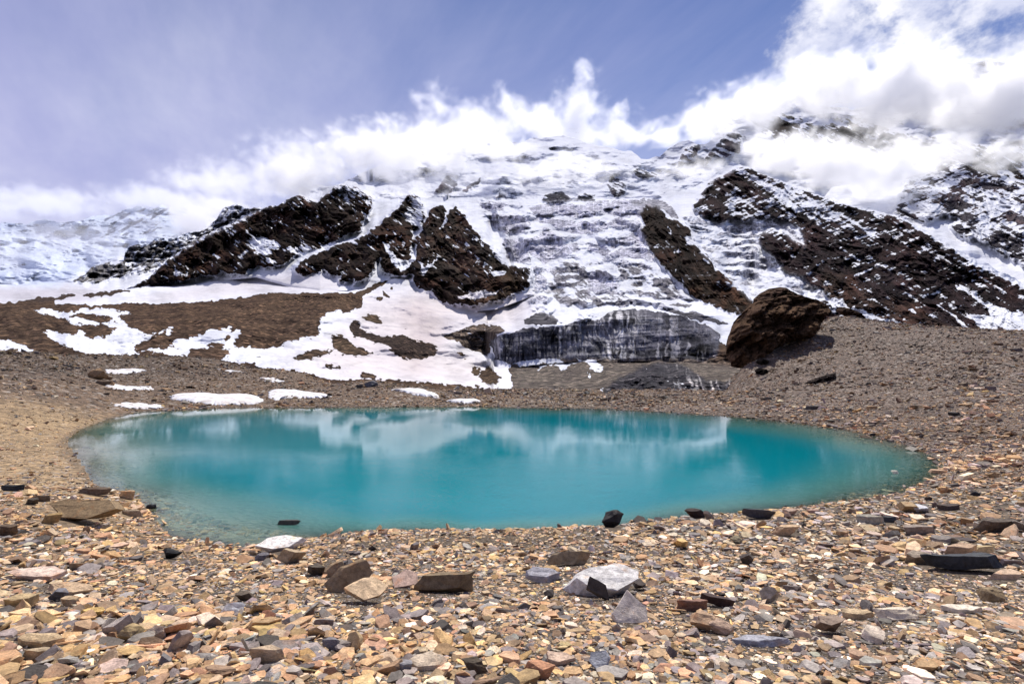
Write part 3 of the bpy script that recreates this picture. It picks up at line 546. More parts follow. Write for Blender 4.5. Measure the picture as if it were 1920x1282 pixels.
TH, LR = np.meshgrid(th, lr); GX = np.exp(LR)*np.sin(TH); GY = np.exp(LR)*np.cos(TH)
GZ = gz(GX, GY)
# pixel -> ground point by marching along the ray through a height lookup
def gz_fast(X, Y):
    r = np.log(np.maximum(np.hypot(X, Y), 0.36)); t = np.arctan2(X, Y)
    i = np.clip((r-lr[0])/(lr[1]-lr[0]), 0, len(lr)-1.001); j = np.clip((t-th[0])/(th[1]-th[0]), 0, len(th)-1.001)
    ii = i.astype(int); jj = j.astype(int); a = i-ii; b = j-jj
    return (GZ[ii, jj]*(1-a)+GZ[ii+1, jj]*a)*(1-b)+(GZ[ii, jj+1]*(1-a)+GZ[ii+1, jj+1]*a)*b
def hit(px, py, water=False):
    dd = np.exp(np.linspace(math.log(1.5), math.log(200), 1500))
    X = dd*(px-CX)/F; Z = H+dd*(HY-py)/F; g = gz_fast(X, dd)
    if water: g = np.maximum(g, 0)
    k = np.nonzero(Z < g)[0]; k = k[0] if len(k) else len(dd)-1
    return float(X[k]), float(dd[k]), float(g[k])
gpx = CX+F*GX/np.maximum(GY, 0.05); gpy = HY-F*(GZ-H)/np.maximum(GY, 0.05)
# colours of the ground: gravel between the stones
near = np.array((0.115, 0.089, 0.064)); tan = np.array((0.30, 0.215, 0.125)); brn = np.array((0.135, 0.095, 0.065)); prp = np.array((0.125, 0.092, 0.072))
RRr = np.hypot(GX, GY)
gc = np.broadcast_to(near, GX.shape+(3,)).copy()
def blend(c, col, m): return c*(1-m[..., None])+np.array(col)*m[..., None]
leftm = sm(gpx, 420, 200)*sm(RRr, 12, 24); gc = blend(gc, tan, leftm)
gc = blend(gc, brn, sm(RRr, 55, 72)*sm(gpx, 1200, 900)); gc = blend(gc, prp, sm(RRr, 24, 40)*sm(gpx, 1000, 1300))
gc = blend(gc, (0.085, 0.062, 0.046), sm(gpy, 722, 700)*sm(gpx, 560, 300)*0.8)
gc = blend(gc, (0.40, 0.38, 0.31), sm(GZ, -0.02, -0.12)*sm(gpx, 900, 500)*sm(gpy, 900, 930)*0.9)
gc = blend(gc, (0.05, 0.045, 0.04), sm(GZ, 0.10, 0.03)*sm(GZ, -0.25, -0.05)*0.45)
gm = bpy.data.materials.new('shore gravel'); gm.use_nodes = True; T = NT(gm.node_tree); T.n.clear()
out = T.new('ShaderNodeOutputMaterial'); p = T.new('ShaderNodeBsdfPrincipled'); T.l.new(p.outputs[0], out.inputs[0])
pos = T.new('ShaderNodeTexCoord').outputs['Object']; cc = attr(T, 'rc')
def vor(T, pos, s):
    v = T.new('ShaderNodeTexVoronoi'); T.put(v.inputs['Vector'], pos); v.inputs['Scale'].default_value = s; return v
dist = T.v('LENGTH', pos)
v1 = vor(T, pos, 26.0); v2 = vor(T, pos, 6.0); v3 = vor(T, pos, 2.6)
far1 = T.ramp(dist, 8, 22); far2 = T.ramp(dist, 30, 70)
vc = T.mix(far2, T.mix(far1, v1.outputs['Color'], v2.outputs['Color']), v3.outputs['Color'])
vd = T.m('ADD', T.m('MULTIPLY', v1.outputs['Distance'], T.m('SUBTRACT', 1.0, far1)), T.m('MULTIPLY', T.m('ADD', v2.outputs['Distance'], v3.outputs['Distance']), far1))
sx = T.sep(vc)
c1 = T.mix(1.0, cc, T.mix(sx[0], (0.45, 0.45, 0.47, 1), (1.75, 1.68, 1.6, 1)), 'MULTIPLY')
c1 = T.mix(T.ramp(sx[1], 0.86, 0.96, 0, 0.6), c1, (0.48, 0.42, 0.36, 1))
c1 = T.mix(T.ramp(T.noise(pos, 0.35, 4, 0.6), 0.35, 0.7, 0, 0.45), c1, T.mix(1.0, c1, (0.62, 0.60, 0.60, 1), 'MULTIPLY'))
T.l.new(c1, p.inputs['Base Color']); p.inputs['Roughness'].default_value = 0.85; p.inputs['Specular IOR Level'].default_value = 0.2
b = T.new('ShaderNodeBump'); b.inputs['Strength'].default_value = 0.8; b.inputs['Distance'].default_value = 0.06
T.put(b.inputs['Height'], T.m('ADD', T.m('MULTIPLY', sx[2], T.ramp(dist, 8, 60, 0.5, 3.0)), T.m('MULTIPLY', vd, -0.8))); T.l.new(b.outputs[0], p.inputs['Normal'])
me = grid_mesh('ground', np.stack([GX, GY, GZ], -1), {'rc': gc})
link(me, 'ground', gm, 'structure')
del _rng

# ------------------------------------------------------------------ the lake
wet = (GZ < 0.02) & (GY > 8) & (RRr < 120) & (np.abs(TH) < R_(50))
sel = wet[:-1, :-1] | wet[1:, :-1] | wet[:-1, 1:] | wet[1:, 1:]
WP = np.stack([GX, GY, np.zeros_like(GX)], -1)
me = grid_mesh('lake_water', WP, {'dep': np.maximum(-GZ, 0)}, sel=sel)
wm = bpy.data.materials.new('glacial lake water'); wm.use_nodes = True; T = NT(wm.node_tree); T.n.clear()
out = T.new('ShaderNodeOutputMaterial'); pos = T.new('ShaderNodeTexCoord').outputs['Object']
dep = attr(T, 'dep', 'Fac')
murk = T.m('SUBTRACT', 1.0, T.m('EXPONENT', T.m('MULTIPLY', dep, -1.9)))
dif = T.new('ShaderNodeBsdfDiffuse'); tr = T.new('ShaderNodeBsdfTransparent'); gl = T.new('ShaderNodeBsdfGlossy')
wc = T.mix(T.ramp(dep, 0.1, 1.3), (0.12, 0.33, 0.29, 1), (0.0, 0.225, 0.275, 1))
T.l.new(wc, dif.inputs[0]); tr.inputs[0].default_value = (0.80, 0.90, 0.84, 1)
mx = T.new('ShaderNodeMixShader'); T.put(mx.inputs[0], murk); T.l.new(tr.outputs[0], mx.inputs[1]); T.l.new(dif.outputs[0], mx.inputs[2])
fr = T.new('ShaderNodeFresnel'); fr.inputs[0].default_value = 1.33
mx2 = T.new('ShaderNodeMixShader'); T.put(mx2.inputs[0], fr.outputs[0]); T.l.new(mx.outputs[0], mx2.inputs[1]); T.l.new(gl.outputs[0], mx2.inputs[2])
gl.inputs['Roughness'].default_value = 0.012
rip = T.m('ADD', T.m('MULTIPLY', T.noise(T.v('MULTIPLY', pos, (1, 1.6, 1)), 5.0, 3, 0.6), 1.0), T.m('MULTIPLY', T.noise(pos, 0.8, 2, 0.5), 1.2))
rip = T.m('ADD', rip, T.m('MULTIPLY', T.noise(pos, 14.0, 2, 0.5), T.ramp(T.v('LENGTH', pos), 34, 14, 0.0, 0.9)))
gust = T.ramp(T.noise(pos, 0.07, 2, 0.5), 0.35, 0.65, 0.35, 1.3)
b = T.new('ShaderNodeBump'); b.inputs['Distance'].default_value = 0.011
T.put(b.inputs['Strength'], T.m('MULTIPLY', gust, T.ramp(T.v('LENGTH', pos), 17, 36, 1.0, 0.13))); T.put(b.inputs['Height'], rip)
T.l.new(b.outputs[0], gl.inputs['Normal']); T.l.new(b.outputs[0], fr.inputs['Normal'])
T.l.new(mx2.outputs[0], out.inputs[0])
link(me, 'lake_water', wm, 'structure')

# ------------------------------------------------------------------ valley, ridges, glaciers, mountains
pV = prof({-340: [(830, 74), (700, 90), (663, 125), (600, 200), (567, 300), (556, 420), (540, 900), (520, 1300)],
           300: [(830, 80), (700, 105), (668, 135), (600, 220), (570, 300), (558, 400), (536, 760), (500, 1100)],
           600: [(830, 84), (717, 112), (650, 180), (600, 240), (554, 320), (548, 420), (530, 560), (470, 800)],
           750: [(830, 80), (740, 98), (700, 145), (620, 260), (540, 430), (480, 600)],
           890: [(830, 78), (745, 92), (700, 215), (690, 252), (684, 260), (620, 300), (540, 440), (480, 600)],
           1000: [(830, 78), (748, 90), (690, 240), (672, 262), (640, 300), (600, 390), (540, 500)],
           1200: [(830, 80), (750, 92), (705, 150), (680, 236), (668, 246)],
           1500: [(830, 84), (745, 98), (715, 125), (690, 215), (640, 260)]})
cV = [(-340, 538), (0, 536), (235, 546), (300, 536), (400, 528), (480, 520), (550, 540), (600, 545), (650, 550), (700, 540), (740, 525), (780, 530), (800, 548), (830, 575), (880, 585), (912, 590), (926, 690), (940, 692), (1000, 678), (1060, 672), (1250, 671), (1320, 675), (1370, 660), (1440, 640), (1560, 640)]
relief('valley_ground', -340, 1560, 1.6, 300, [(-340, 830), (1560, 830)], [(x, y-3) for x, y in cV], pV, terrain_mat('moraine and snow', 0.75, 0.9, 0.85, 0.03), amp_rock=0.02, amp_ice=0.05, amp_snow=0.045, seed=1, crest_j=0.3, warp=2.6, back=0, nstr=(10, 7, 3))
cR = [(225, 548)]+a_([(655, 618), (750, 575), (800, 540), (900, 450), (1000, 385), (1100, 330), (1200, 280), (1300, 235), (1380, 195), (1430, 180), (1450, 185), (1500, 150), (1560, 130), (1620, 140), (1660, 158)])+b_([(350, 160), (370, 140), (430, 90), (490, 83), (560, 98), (635, 148), (700, 149), (780, 150), (800, 165), (830, 135), (850, 120), (890, 142), (905, 152), (1000, 140), (1100, 136), (1240, 143), (1300, 200), (1340, 260), (1385, 350), (1410, 470), (1500, 510), (1515, 560)])
bR = [(x, y) for x, y in cV if 235 <= x <= 890]+[(225, 549), (930, 580), (980, 562), (1003, 552)]
_pR = prof({225: [(548, 780), (500, 900)], 400: [(528, 760), (400, 1150)], 600: [(545, 430), (500, 560), (450, 760), (360, 1050)], 750: [(525, 480), (450, 680), (372, 980)], 900: [(585, 350), (540, 430), (450, 640), (370, 980)], 1003: [(552, 390), (500, 520), (450, 700)]})
relief('rock_ridge', 225, 1003, 1.3, 330, bR, cR, _pR, terrain_mat('dark ridge rock', 1.0, 0.9, 0.12, 0.05), amp_rock=0.10, amp_snow=0.012, seed=2, strata=38, crest_j=1.6, nstr=(38, 12, 3.0))
pI = prof({895: [(705, 300), (684, 310), (622, 335), (600, 375), (545, 460), (375, 1100)], 935: [(705, 235), (684, 245), (622, 262), (600, 350), (545, 450), (375, 1100)], 1000: [(705, 238), (684, 242), (610, 262), (585, 330), (555, 420), (450, 650), (373, 1100)],
           1150: [(705, 240), (672, 245), (598, 270), (575, 340), (540, 430), (400, 800), (373, 1100)], 1300: [(705, 240), (670, 245), (592, 290), (560, 380), (520, 440), (370, 900)], 1440: [(705, 236), (660, 245), (600, 300), (540, 420)]})
cI = [(895, 376), (960, 374), (1100, 371), (1180, 370), (1215, 368), (1235, 368), (1258, 382), (1276, 405), (1293, 424), (1300, 445), (1310, 464), (1330, 482), (1345, 505), (1370, 527), (1385, 540), (1400, 550), (1414, 566), (1425, 600), (1440, 640)]
relief('glacier', 895, 1440, 1.15, 470, [(895, 696), (930, 696), (1000, 684), (1100, 676), (1300, 678), (1440, 690)], cI, pI, terrain_mat('glacier ice', 2.2, 0.8, 0.0, 0.10), amp_rock=0.07, amp_ice=0.012, amp_snow=0.01, seed=3, step_p=29, cliff=0.35, strata=48, crest_j=1.2, nstr=(-4, 24, 7.5))
cM = [(1180, 372), (1230, 366), (1300, 352), (1330, 335), (1372, 305), (1406, 315), (1440, 330), (1473, 344), (1522, 363), (1590, 387), (1648, 397), (1696, 412), (1740, 438), (1793, 470), (1860, 500), (1920, 530), (2240, 670)]
pM = prof({1180: [(660, 480), (372, 1300)], 1300: [(660, 480), (540, 620), (420, 1000), (340, 1500)], 1400: [(660, 440), (560, 600), (420, 1050), (310, 1600)], 1500: [(660, 400), (560, 520), (400, 1100), (350, 1400)], 1650: [(660, 360), (600, 440), (395, 1300)], 1920: [(660, 320), (620, 380), (530, 760)], 2240: [(700, 300), (650, 380)]})
relief('snowy_mountain', 1180, 2240, 1.35, 400, [(1180, 655), (1560, 650), (1920, 650), (2240, 720)], cM, pM, terrain_mat('streaked mountain rock', 1.3, 0.9, 0.0, 0.08), amp_rock=0.085, amp_ice=0.015, amp_snow=0.01, seed=4, step_p=17, dust=0.3, strata=36, crest_j=2.0, nstr=(-20, 19, 4.2))
cM2 = [(1500, 420), (1560, 350), (1640, 338), (1696, 322), (1740, 305), (1778, 297), (1841, 322), (1890, 344), (1920, 350), (2240, 440)]
relief('snowy_mountain', 1500, 2240, 1.5, 260, [(1500, 460), (1560, 400), (1648, 420), (1740, 460), (1860, 530), (1920, 560), (2240, 700)], cM2, prof({1500: [(460, 1500), (340, 2300)], 1750: [(470, 1200), (300, 2300)], 1920: [(560, 850), (350, 1900)], 2240: [(700, 500), (440, 1700)]}), bpy.data.materials['streaked mountain rock'], amp_rock=0.08, seed=5, strata=30, crest_j=2.0, nstr=(-18, 19, 4.2))
cU = h5([(-200, 420), (0, 400), (130, 330), (300, 250), (500, 215), (700, 190), (860, 150), (1080, 150), (1130, 125), (1330, 118), (1410, 130), (1480, 160), (1740, 205), (1800, 250), (1910, 240)])+h1([(250, 20), (330, -40), (420, -70), (500, -30), (560, -50), (620, -130), (760, -290), (950, -310)])+[(1500, 192), (1600, 205), (1700, 180), (1778, 126), (1815, 118), (1850, 112), (1890, 120), (1930, 112), (2240, 160)]
relief('high_snow_mountain', 560, 2240, 1.7, 240, [(560, 420), (1000, 410), (1180, 410), (1400, 400), (1560, 420), (2240, 560)], cU, prof({560: [(420, 1900), (340, 3000)], 1000: [(410, 1700), (330, 2300), (256, 3600)], 1300: [(410, 1700), (200, 3600)], 1500: [(410, 2400), (190, 3900)], 2240: [(560, 2600), (120, 4300)]}), terrain_mat('high snow', 3.5, 0.7, 0.0, 0.10, 0.6), amp_rock=0.06, amp_ice=0.02, amp_snow=0.05, seed=6, step_p=38, cliff=0.5, strata=30, crest_j=1.5, nstr=(25, 12, 4))
cS = a_([(-100, 615), (0, 612), (150, 600), (330, 572), (440, 542), (480, 500), (560, 480), (645, 470), (655, 430), (680, 395), (780, 380), (800, 358), (900, 356), (940, 338), (1010, 318), (1080, 298), (1130, 255), (1170, 198), (1240, 170), (1300, 195), (1400, 190), (1560, 150)])
relief('serac_ridge', -36, 560, 1.4, 170, [(-36, 545), (240, 556), (320, 530), (560, 440)], cS, prof({-36: [(550, 900), (530, 1500)], 200: [(550, 850), (490, 1600)], 400: [(530, 1200), (420, 2000)], 560: [(440, 1600), (370, 2200)]}), terrain_mat('grey serac ice', 1.8, 0.9, 0.0, 0.10), amp_ice=0.07, amp_snow=0.015, seed=8, step_p=20, strata=-20, crest_j=1.8, nstr=(-22, 9, 4))
cF = [(-340, 410)]+a_([(-200, 262), (0, 268), (60, 268), (130, 283), (230, 248), (300, 270), (400, 262), (520, 235), (600, 232), (660, 198), (720, 186), (780, 200), (850, 178), (920, 195), (1000, 230), (1200, 250), (1400, 240)])
relief('distant_range', -340, 500, 1.7, 200, [(-340, 556), (500, 556)], cF, prof({-340: [(560, 3000), (500, 4200), (400, 7500)], 500: [(560, 3000), (480, 4500), (380, 7500)]}), terrain_mat('distant snow', 7.0, 0.7, 0.0, 0.12, 0.6), amp_rock=0.05, amp_snow=0.09, seed=9, strata=-25, crest_j=1.8, nstr=(-30, 16, 5))

# ------------------------------------------------------------------ clouds: real volumes round the summits
class GT(NT):
    def noise(s, vec, scale, detail=4, rough=0.55, dist=0.0):
        n = s.new('ShaderNodeTexNoise'); s.put(n.inputs['Vector'], vec)
        n.inputs['Scale'].default_value = scale; n.inputs['Detail'].default_value = detail; n.inputs['Roughness'].default_value = rough; n.inputs['Distortion'].default_value = dist
        return n.outputs[0]
cvm = bpy.data.materials.new('cloud vapour'); cvm.use_nodes = True; T = NT(cvm.node_tree); T.n.clear()
out = T.new('ShaderNodeOutputMaterial'); pv = T.new('ShaderNodeVolumePrincipled'); T.l.new(pv.outputs[0], out.inputs['Volume'])
pv.inputs['Color'].default_value = (0.995, 0.995, 1, 1); pv.inputs['Anisotropy'].default_value = 0.5; pv.inputs['Density'].default_value = 1.0
def cloud(label, blobs, optical, res=(150, 60, 90), nscale=1.0, cut=0.42, thin=1.0):
    """blobs: (px, py, depth, rx px, ry px, rdepth m, weight)"""
    c = []; 
    for b_ in blobs:
        px, py, d, rx, ry, rd = b_[:6]; c.append(((px-CX)/F*d, d, H+(HY-py)/F*d, rx/F*d, rd, ry/F*d, b_[6] if len(b_) > 6 else 1.0))
    c = np.array(c); lo = (c[:, :3]-c[:, 3:6]*1.15).min(0); hi = (c[:, :3]+c[:, 3:6]*1.15).max(0); mid = (lo+hi)/2
    ng = bpy.data.node_groups.new('cloud field', 'GeometryNodeTree'); ng.interface.new_socket('Geometry', in_out='OUTPUT', socket_type='NodeSocketGeometry')
    ng.interface.new_socket('Geometry', in_out='INPUT', socket_type='NodeSocketGeometry')
    T = GT(ng); go = T.new('NodeGroupOutput'); T.new('NodeGroupInput'); pos = T.new('GeometryNodeInputPosition').outputs[0]
    big = float(np.median(c[:, 5])); fld = None
    wn = T.new('ShaderNodeTexNoise'); T.put(wn.inputs['Vector'], pos); wn.inputs['Scale'].default_value = 0.9/big; wn.inputs['Detail'].default_value = 3
    wp = T.v('ADD', pos, T.v('MULTIPLY', T.v('SUBTRACT', wn.outputs['Color'], (0.5, 0.5, 0.5)), (big*1.3,)*3))
    for b_ in c:
        q = T.v('DIVIDE', T.v('SUBTRACT', wp, tuple(b_[:3]-mid)), tuple(b_[3:6]))
        v = T.m('MULTIPLY', T.m('SUBTRACT', 1.0, T.v('LENGTH', q)), float(b_[6]))
        fld = v if fld is None else T.m('SMOOTH_MAX', fld, v, 0.12)
    n = T.noise(wp, nscale*1.5/big, 7, 0.62, 0.2)
    den = T.ramp(T.m('ADD', T.m('MULTIPLY', fld, 1.0), T.m('MULTIPLY', T.m('SUBTRACT', n, 0.5), 2.3)), cut-0.22, cut+0.55)
    edge = T.ramp(fld, -0.10, 0.12)
    den = T.m('MULTIPLY', T.m('MULTIPLY', den, edge), optical/big*thin)
    vc = T.new('GeometryNodeVolumeCube'); T.put(vc.inputs['Density'], den); vc.inputs['Background'].default_value = 0
    vc.inputs['Min'].default_value = (lo-mid).tolist(); vc.inputs['Max'].default_value = (hi-mid).tolist()
    for k_, r in zip(('Resolution X', 'Resolution Y', 'Resolution Z'), res): vc.inputs[k_].default_value = r
    sm_ = T.new('GeometryNodeSetMaterial'); sm_.inputs['Material'].default_value = cvm
    T.l.new(vc.outputs[0], sm_.inputs[0]); T.l.new(sm_.outputs[0], go.inputs[0])
    me = bpy.data.meshes.new('cloud'); bm = bmesh.new(); bmesh.ops.create_cube(bm, size=1.0); bm.to_mesh(me); bm.free(); me.materials.append(cvm)
    o = bpy.data.objects.new('cloud', me); COL.objects.link(o); o.location = mid.tolist(); o['kind'] = 'stuff'; o['label'] = label; o['category'] = 'cloud'
    mod = o.modifiers.new('cloud field', 'NODES'); mod.node_group = ng
    return o
cloud('great white cloud bank piled over the right-hand summits', [(1330, 228, 2900, 75, 40, 260), (1440, 195, 2900, 110, 50, 300), (1560, 165, 2900, 120, 65, 320), (1690, 120, 2900, 75, 60, 260), (1700, 180, 2900, 140, 80, 340), (1850, 190, 2900, 150, 90, 350), (1980, 150, 2900, 140, 110, 350), (1250, 255, 2900, 60, 20, 200)], 3.6, (230, 50, 110))
cloud('bright cloud lying on the shoulder of the streaked mountain', [(1480, 290, 1750, 105, 48, 150), (1570, 310, 1750, 130, 62, 170), (1660, 320, 1800, 110, 65, 170), (1420, 275, 1700, 50, 22, 90), (1760, 290, 2000, 110, 40, 150, 0.8), (1880, 290, 2000, 110, 40, 150, 0.7), (1690, 385, 1700, 90, 40, 120, 0.55)], 2.8, (210, 50, 110))
cloud('ragged plumes of cloud rising behind the middle snow dome', [(1085, 205, 4300, 48, 60, 260), (1098, 150, 4300, 34, 40, 200, 0.62), (1060, 170, 4300, 30, 36, 200, 0.55), (1150, 215, 4300, 60, 40, 200, 0.6), (1015, 232, 4300, 90, 48, 300), (900, 238, 4200, 90, 55, 300), (810, 262, 4000, 90, 62, 300), (1160, 250, 4300, 100, 30, 240), (1060, 255, 4300, 150, 30, 300), (960, 210, 4300, 60, 46, 260, 0.7), (820, 215, 4000, 70, 60, 260, 0.6), (1370, 200, 4300, 90, 60, 260, 0.55)], 2.2, (220, 50, 110))
cloud('thin mist drifting across the face of the middle snow dome', [(720, 285, 2150, 190, 70, 150, 1.0), (880, 265, 2150, 90, 40, 120, 0.8), (850, 300, 2100, 70, 50, 110, 0.9), (1060, 315, 2150, 190, 34, 110, 0.7), (800, 345, 2050, 120, 40, 100, 0.5), (940, 280, 2150, 80, 40, 110, 0.7), (1300, 318, 1750, 100, 18, 90, 0.8), (560, 330, 2000, 130, 60, 130, 0.8)], 2.6, (220, 40, 80))
cloud('white cloud standing between the far-left range and the dark ridge', [(365, 410, 3000, 55, 50, 200, 1.1), (330, 375, 3000, 40, 22, 160, 0.8), (420, 390, 2900, 60, 40, 200, 0.8)], 2.6, (120, 50, 100))
cloud('flat cloud layer hiding the tops of the far-left range', [(-100, 385, 6500, 200, 34, 600), (90, 380, 6500, 180, 30, 600), (280, 372, 6500, 130, 26, 500), (420, 345, 6500, 160, 50, 600, 0.8), (560, 300, 6500, 160, 60, 600, 0.7)], 1.3, (220, 40, 70))

cloud('thin bluish mist in front of the far-left snow range', [(-80, 470, 2700, 260, 70, 260), (130, 450, 2700, 220, 70, 260), (300, 430, 2700, 160, 60, 220)], 0.45, (120, 30, 50))

# ------------------------------------------------------------------ stones
rng = np.random.RandomState(11)
def hull(pts):
    bm = bmesh.new()
    for q in pts: bm.verts.new(q)
    r = bmesh.ops.convex_hull(bm, input=bm.verts)
    loose = [v for v in bm.verts if not v.link_faces]
    bmesh.ops.delete(bm, geom=loose, context='VERTS'); bmesh.ops.triangulate(bm, faces=bm.faces)
    bm.verts.index_update()
    V = np.array([v.co[:] for v in bm.verts], np.float32); Fc = np.array([[v.index for v in f.verts] for f in bm.faces], np.int32)
    bm.free(); return V, Fc
def slab_pts(rg, thick, n=None, asp=None):
    n = n or rg.randint(5, 8); asp = asp or rg.uniform(0.5, 0.95)
    a = np.sort((np.arange(n)+rg.uniform(-0.32, 0.32, n))*2*math.pi/n); r = rg.uniform(0.72, 1.0, n)
    x = np.cos(a)*r; y = np.sin(a)*r*asp; sh = rg.uniform(-0.25, 0.25, 2)*thick*1.5
    tp = np.stack([x*rg.uniform(0.78, 1, n)+sh[0], y*rg.uniform(0.78, 1, n)+sh[1], thick/2*(1+rg.uniform(-0.25, 0.15, n))], -1)
    bt = np.stack([x*rg.uniform(0.8, 1, n)-sh[0], y*rg.uniform(0.8, 1, n)-sh[1], -thick/2*(1+rg.uniform(-0.3, 0.3, n))], -1)
    return np.concatenate([tp, bt])
TPL = [hull(slab_pts(rng, rng.choice([0.12, 0.2, 0.3, 0.45, 0.7], p=[.28, .30, .22, .13, .07]))) for _ in range(90)]
LOW = [hull(slab_pts(rng, rng.uniform(0.2, 0.6), 4)) for _ in range(40)]
PAL = np.array([(0.46, 0.33, 0.20), (0.52, 0.40, 0.29), (0.40, 0.27, 0.15), (0.50, 0.35, 0.17), (0.33, 0.23, 0.15), (0.22, 0.20, 0.20), (0.30, 0.28, 0.28), (0.13, 0.12, 0.125), (0.62, 0.55, 0.46), (0.44, 0.27, 0.17), (0.20, 0.14, 0.10), (0.07, 0.06, 0.058)])
PNM = ['tan', 'beige', 'ochre brown', 'golden tan', 'olive brown', 'dark grey', 'mid grey', 'slate grey', 'cream', 'rusty brown', 'dark brown', 'near-black']
WA = np.array([.14, .13, .13, .07, .10, .08, .10, .06, .05, .08, .04, .02])
WB = np.array([.08, .13, .05, .03, .09, .12, .17, .08, .12, .04, .06, .03])
stm = bpy.data.materials.new('slate stone'); stm.use_nodes = True; T = NT(stm.node_tree); T.n.clear()
out = T.new('ShaderNodeOutputMaterial'); p = T.new('ShaderNodeBsdfPrincipled'); T.l.new(p.outputs[0], out.inputs[0])
pos = T.new('ShaderNodeNewGeometry').outputs['Position']; cc = attr(T, 'rc')
n1 = T.noise(pos, 14, 6, 0.62); n2 = T.noise(T.v('MULTIPLY', pos, (1, 1, 3)), 70, 4, 0.6)
c1 = T.mix(1.0, cc, T.mix(T.ramp(n1, 0.3, 0.7), (0.70, 0.68, 0.66, 1), (1.28, 1.26, 1.22, 1)), 'MULTIPLY')
c1 = T.mix(1.0, c1, T.mix(T.ramp(n2, 0.25, 0.75), (0.72, 0.72, 0.72, 1), (1.2, 1.2, 1.2, 1)), 'MULTIPLY')
c1 = T.mix(T.ramp(T.noise(pos, 5, 4, 0.6), 0.56, 0.70, 0, 0.45), c1, T.mix(1.0, c1, (1.15, 0.72, 0.40, 1), 'MULTIPLY'))
T.l.new(c1, p.inputs['Base Color']); p.inputs['Roughness'].default_value = 0.75; p.inputs['Specular IOR Level'].default_value = 0.3
b = T.new('ShaderNodeBump'); b.inputs['Strength'].default_value = 0.7; b.inputs['Distance'].default_value = 0.012
T.put(b.inputs['Height'], T.m('ADD', n1, T.m('MULTIPLY', n2, 0.5))); T.l.new(b.outputs[0], p.inputs['Normal'])

def rotmats(yaw, tilt, tdir):
    """N rotation matrices: yaw about z, then tilt about a horizontal axis"""
    cy, sy = np.cos(yaw), np.sin(yaw); z = np.zeros_like(yaw); o = z+1
    Rz = np.stack([np.stack([cy, -sy, z], -1), np.stack([sy, cy, z], -1), np.stack([z, z, o], -1)], -2)
    kx, ky = np.cos(tdir), np.sin(tdir); c, s = np.cos(tilt), np.sin(tilt); C = 1-c
    Rt = np.stack([np.stack([c+kx*kx*C, kx*ky*C, ky*s], -1), np.stack([kx*ky*C, c+ky*ky*C, -kx*s], -1), np.stack([-ky*s, kx*s, c], -1)], -2)
    return Rt@Rz
# sample stones uniformly per ground area, sizes growing with range
def sample_stones(n_try, cover):
    tt = rng.uniform(R_(-56), R_(56), n_try); l0, l1 = math.log(1.6), math.log(170)
    q = rng.rand(n_try); # density ~ r^1.1 in log r
    k = 1.1*cover; r = (np.exp(l0*k)+(np.exp(l1*k)-np.exp(l0*k))*q)**(1/k)
    return tt, r
tt, rr_ = sample_stones(400000, 0.66)
t2 = rng.uniform(R_(56), R_(92), 26000)*rng.choice([-1, 1], 26000); r2 = 1.6*(13/1.6)**np.sqrt(rng.rand(26000)); tt = np.append(tt, t2); rr_ = np.append(rr_, r2)
sx_ = rr_*np.sin(tt); sy_ = rr_*np.cos(tt); sz_ = gz_fast(sx_, sy_)
_sy = np.maximum(sy_, 0.4); spx = CX+F*sx_/_sy; spy = HY-F*(sz_-H)/_sy
keep = (sz_ > -0.02) | ((sz_ > -0.45) & (rng.rand(len(tt)) < 0.45))
keep &= ((spx > -260) & (spx < 2180)) | (rr_ < 14)
fineleft = sm(spx, 330, 150)*sm(spy, 725, 760)*sm(spy, 915, 880)       # the sandy bank on the left
keep &= rng.rand(len(tt)) > fineleft*0.72
fineleft2 = sm(spx, 700, 250)*sm(spy, 760, 740)*sm(spy, 690, 705)
keep &= rng.rand(len(tt)) > fineleft2*0.5
keep &= ~((rr_ > 60) & (rng.rand(len(tt)) < 0.45))
tt, rr_, sx_, sy_, sz_, spx, spy = [z[keep] for z in (tt, rr_, sx_, sy_, sz_, spx, spy)]
N = len(tt)
siz = 0.0232*(rr_/3)**0.50*np.exp(rng.normal(0, 0.56, N)); siz = np.clip(siz, 0.010, 0.026*rr_**0.75+0.025)
clus = fbm(sx_/2.2, sy_/2.2, 4, 18); siz *= np.exp(0.42*clus)
siz *= 1-0.35*sm(spx, 330, 150)*sm(spy, 725, 760)*sm(spy, 915, 880)
siz *= 1-0.35*sm(fbm(sx_/3.1+7, sy_/3.1, 4, 33), 0.10, 0.6)*sm(rr_, 5, 9)
tilt = np.abs(rng.normal(0, 0.26, N)); big_t = rng.rand(N) < 0.10; tilt[big_t] = rng.uniform(0.5, 1.3, big_t.sum())
yaw = rng.uniform(0, 2*math.pi, N); td = rng.uniform(0, 2*math.pi, N)
wB = sm(spx, 900, 1500)*0.7+sm(rr_, 30, 60)*0.3
pi_ = np.where(rng.rand(N) < wB, rng.choice(12, N, p=WB/WB.sum()), rng.choice(12, N, p=WA/WA.sum()))
colr = PAL[pi_]*np.array((1.25, 1.17, 1.06))*np.exp(rng.normal(0, 0.27, (N, 1)))*(1+rng.normal(0, 0.035, (N, 3)))
colr *= (1-0.42*sm(rr_, 30, 90))[:, None]
colr *= (1+0.34*fbm(sx_/7+3, sy_/7, 4, 26)*sm(rr_, 8, 25))[:, None]
colr = np.where((spx > 1150)[:, None] & (rr_ > 22)[:, None], colr*np.array((0.98, 0.93, 0.88)), colr)
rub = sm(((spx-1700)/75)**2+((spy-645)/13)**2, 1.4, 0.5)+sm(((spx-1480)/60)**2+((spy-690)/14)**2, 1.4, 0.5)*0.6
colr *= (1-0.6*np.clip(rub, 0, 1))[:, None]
colr[sz_ < 0] *= 0.75
dark_l = sm(spx, 620, 380)*sm(spy, 725, 700); colr *= (1-0.35*dark_l)[:, None]
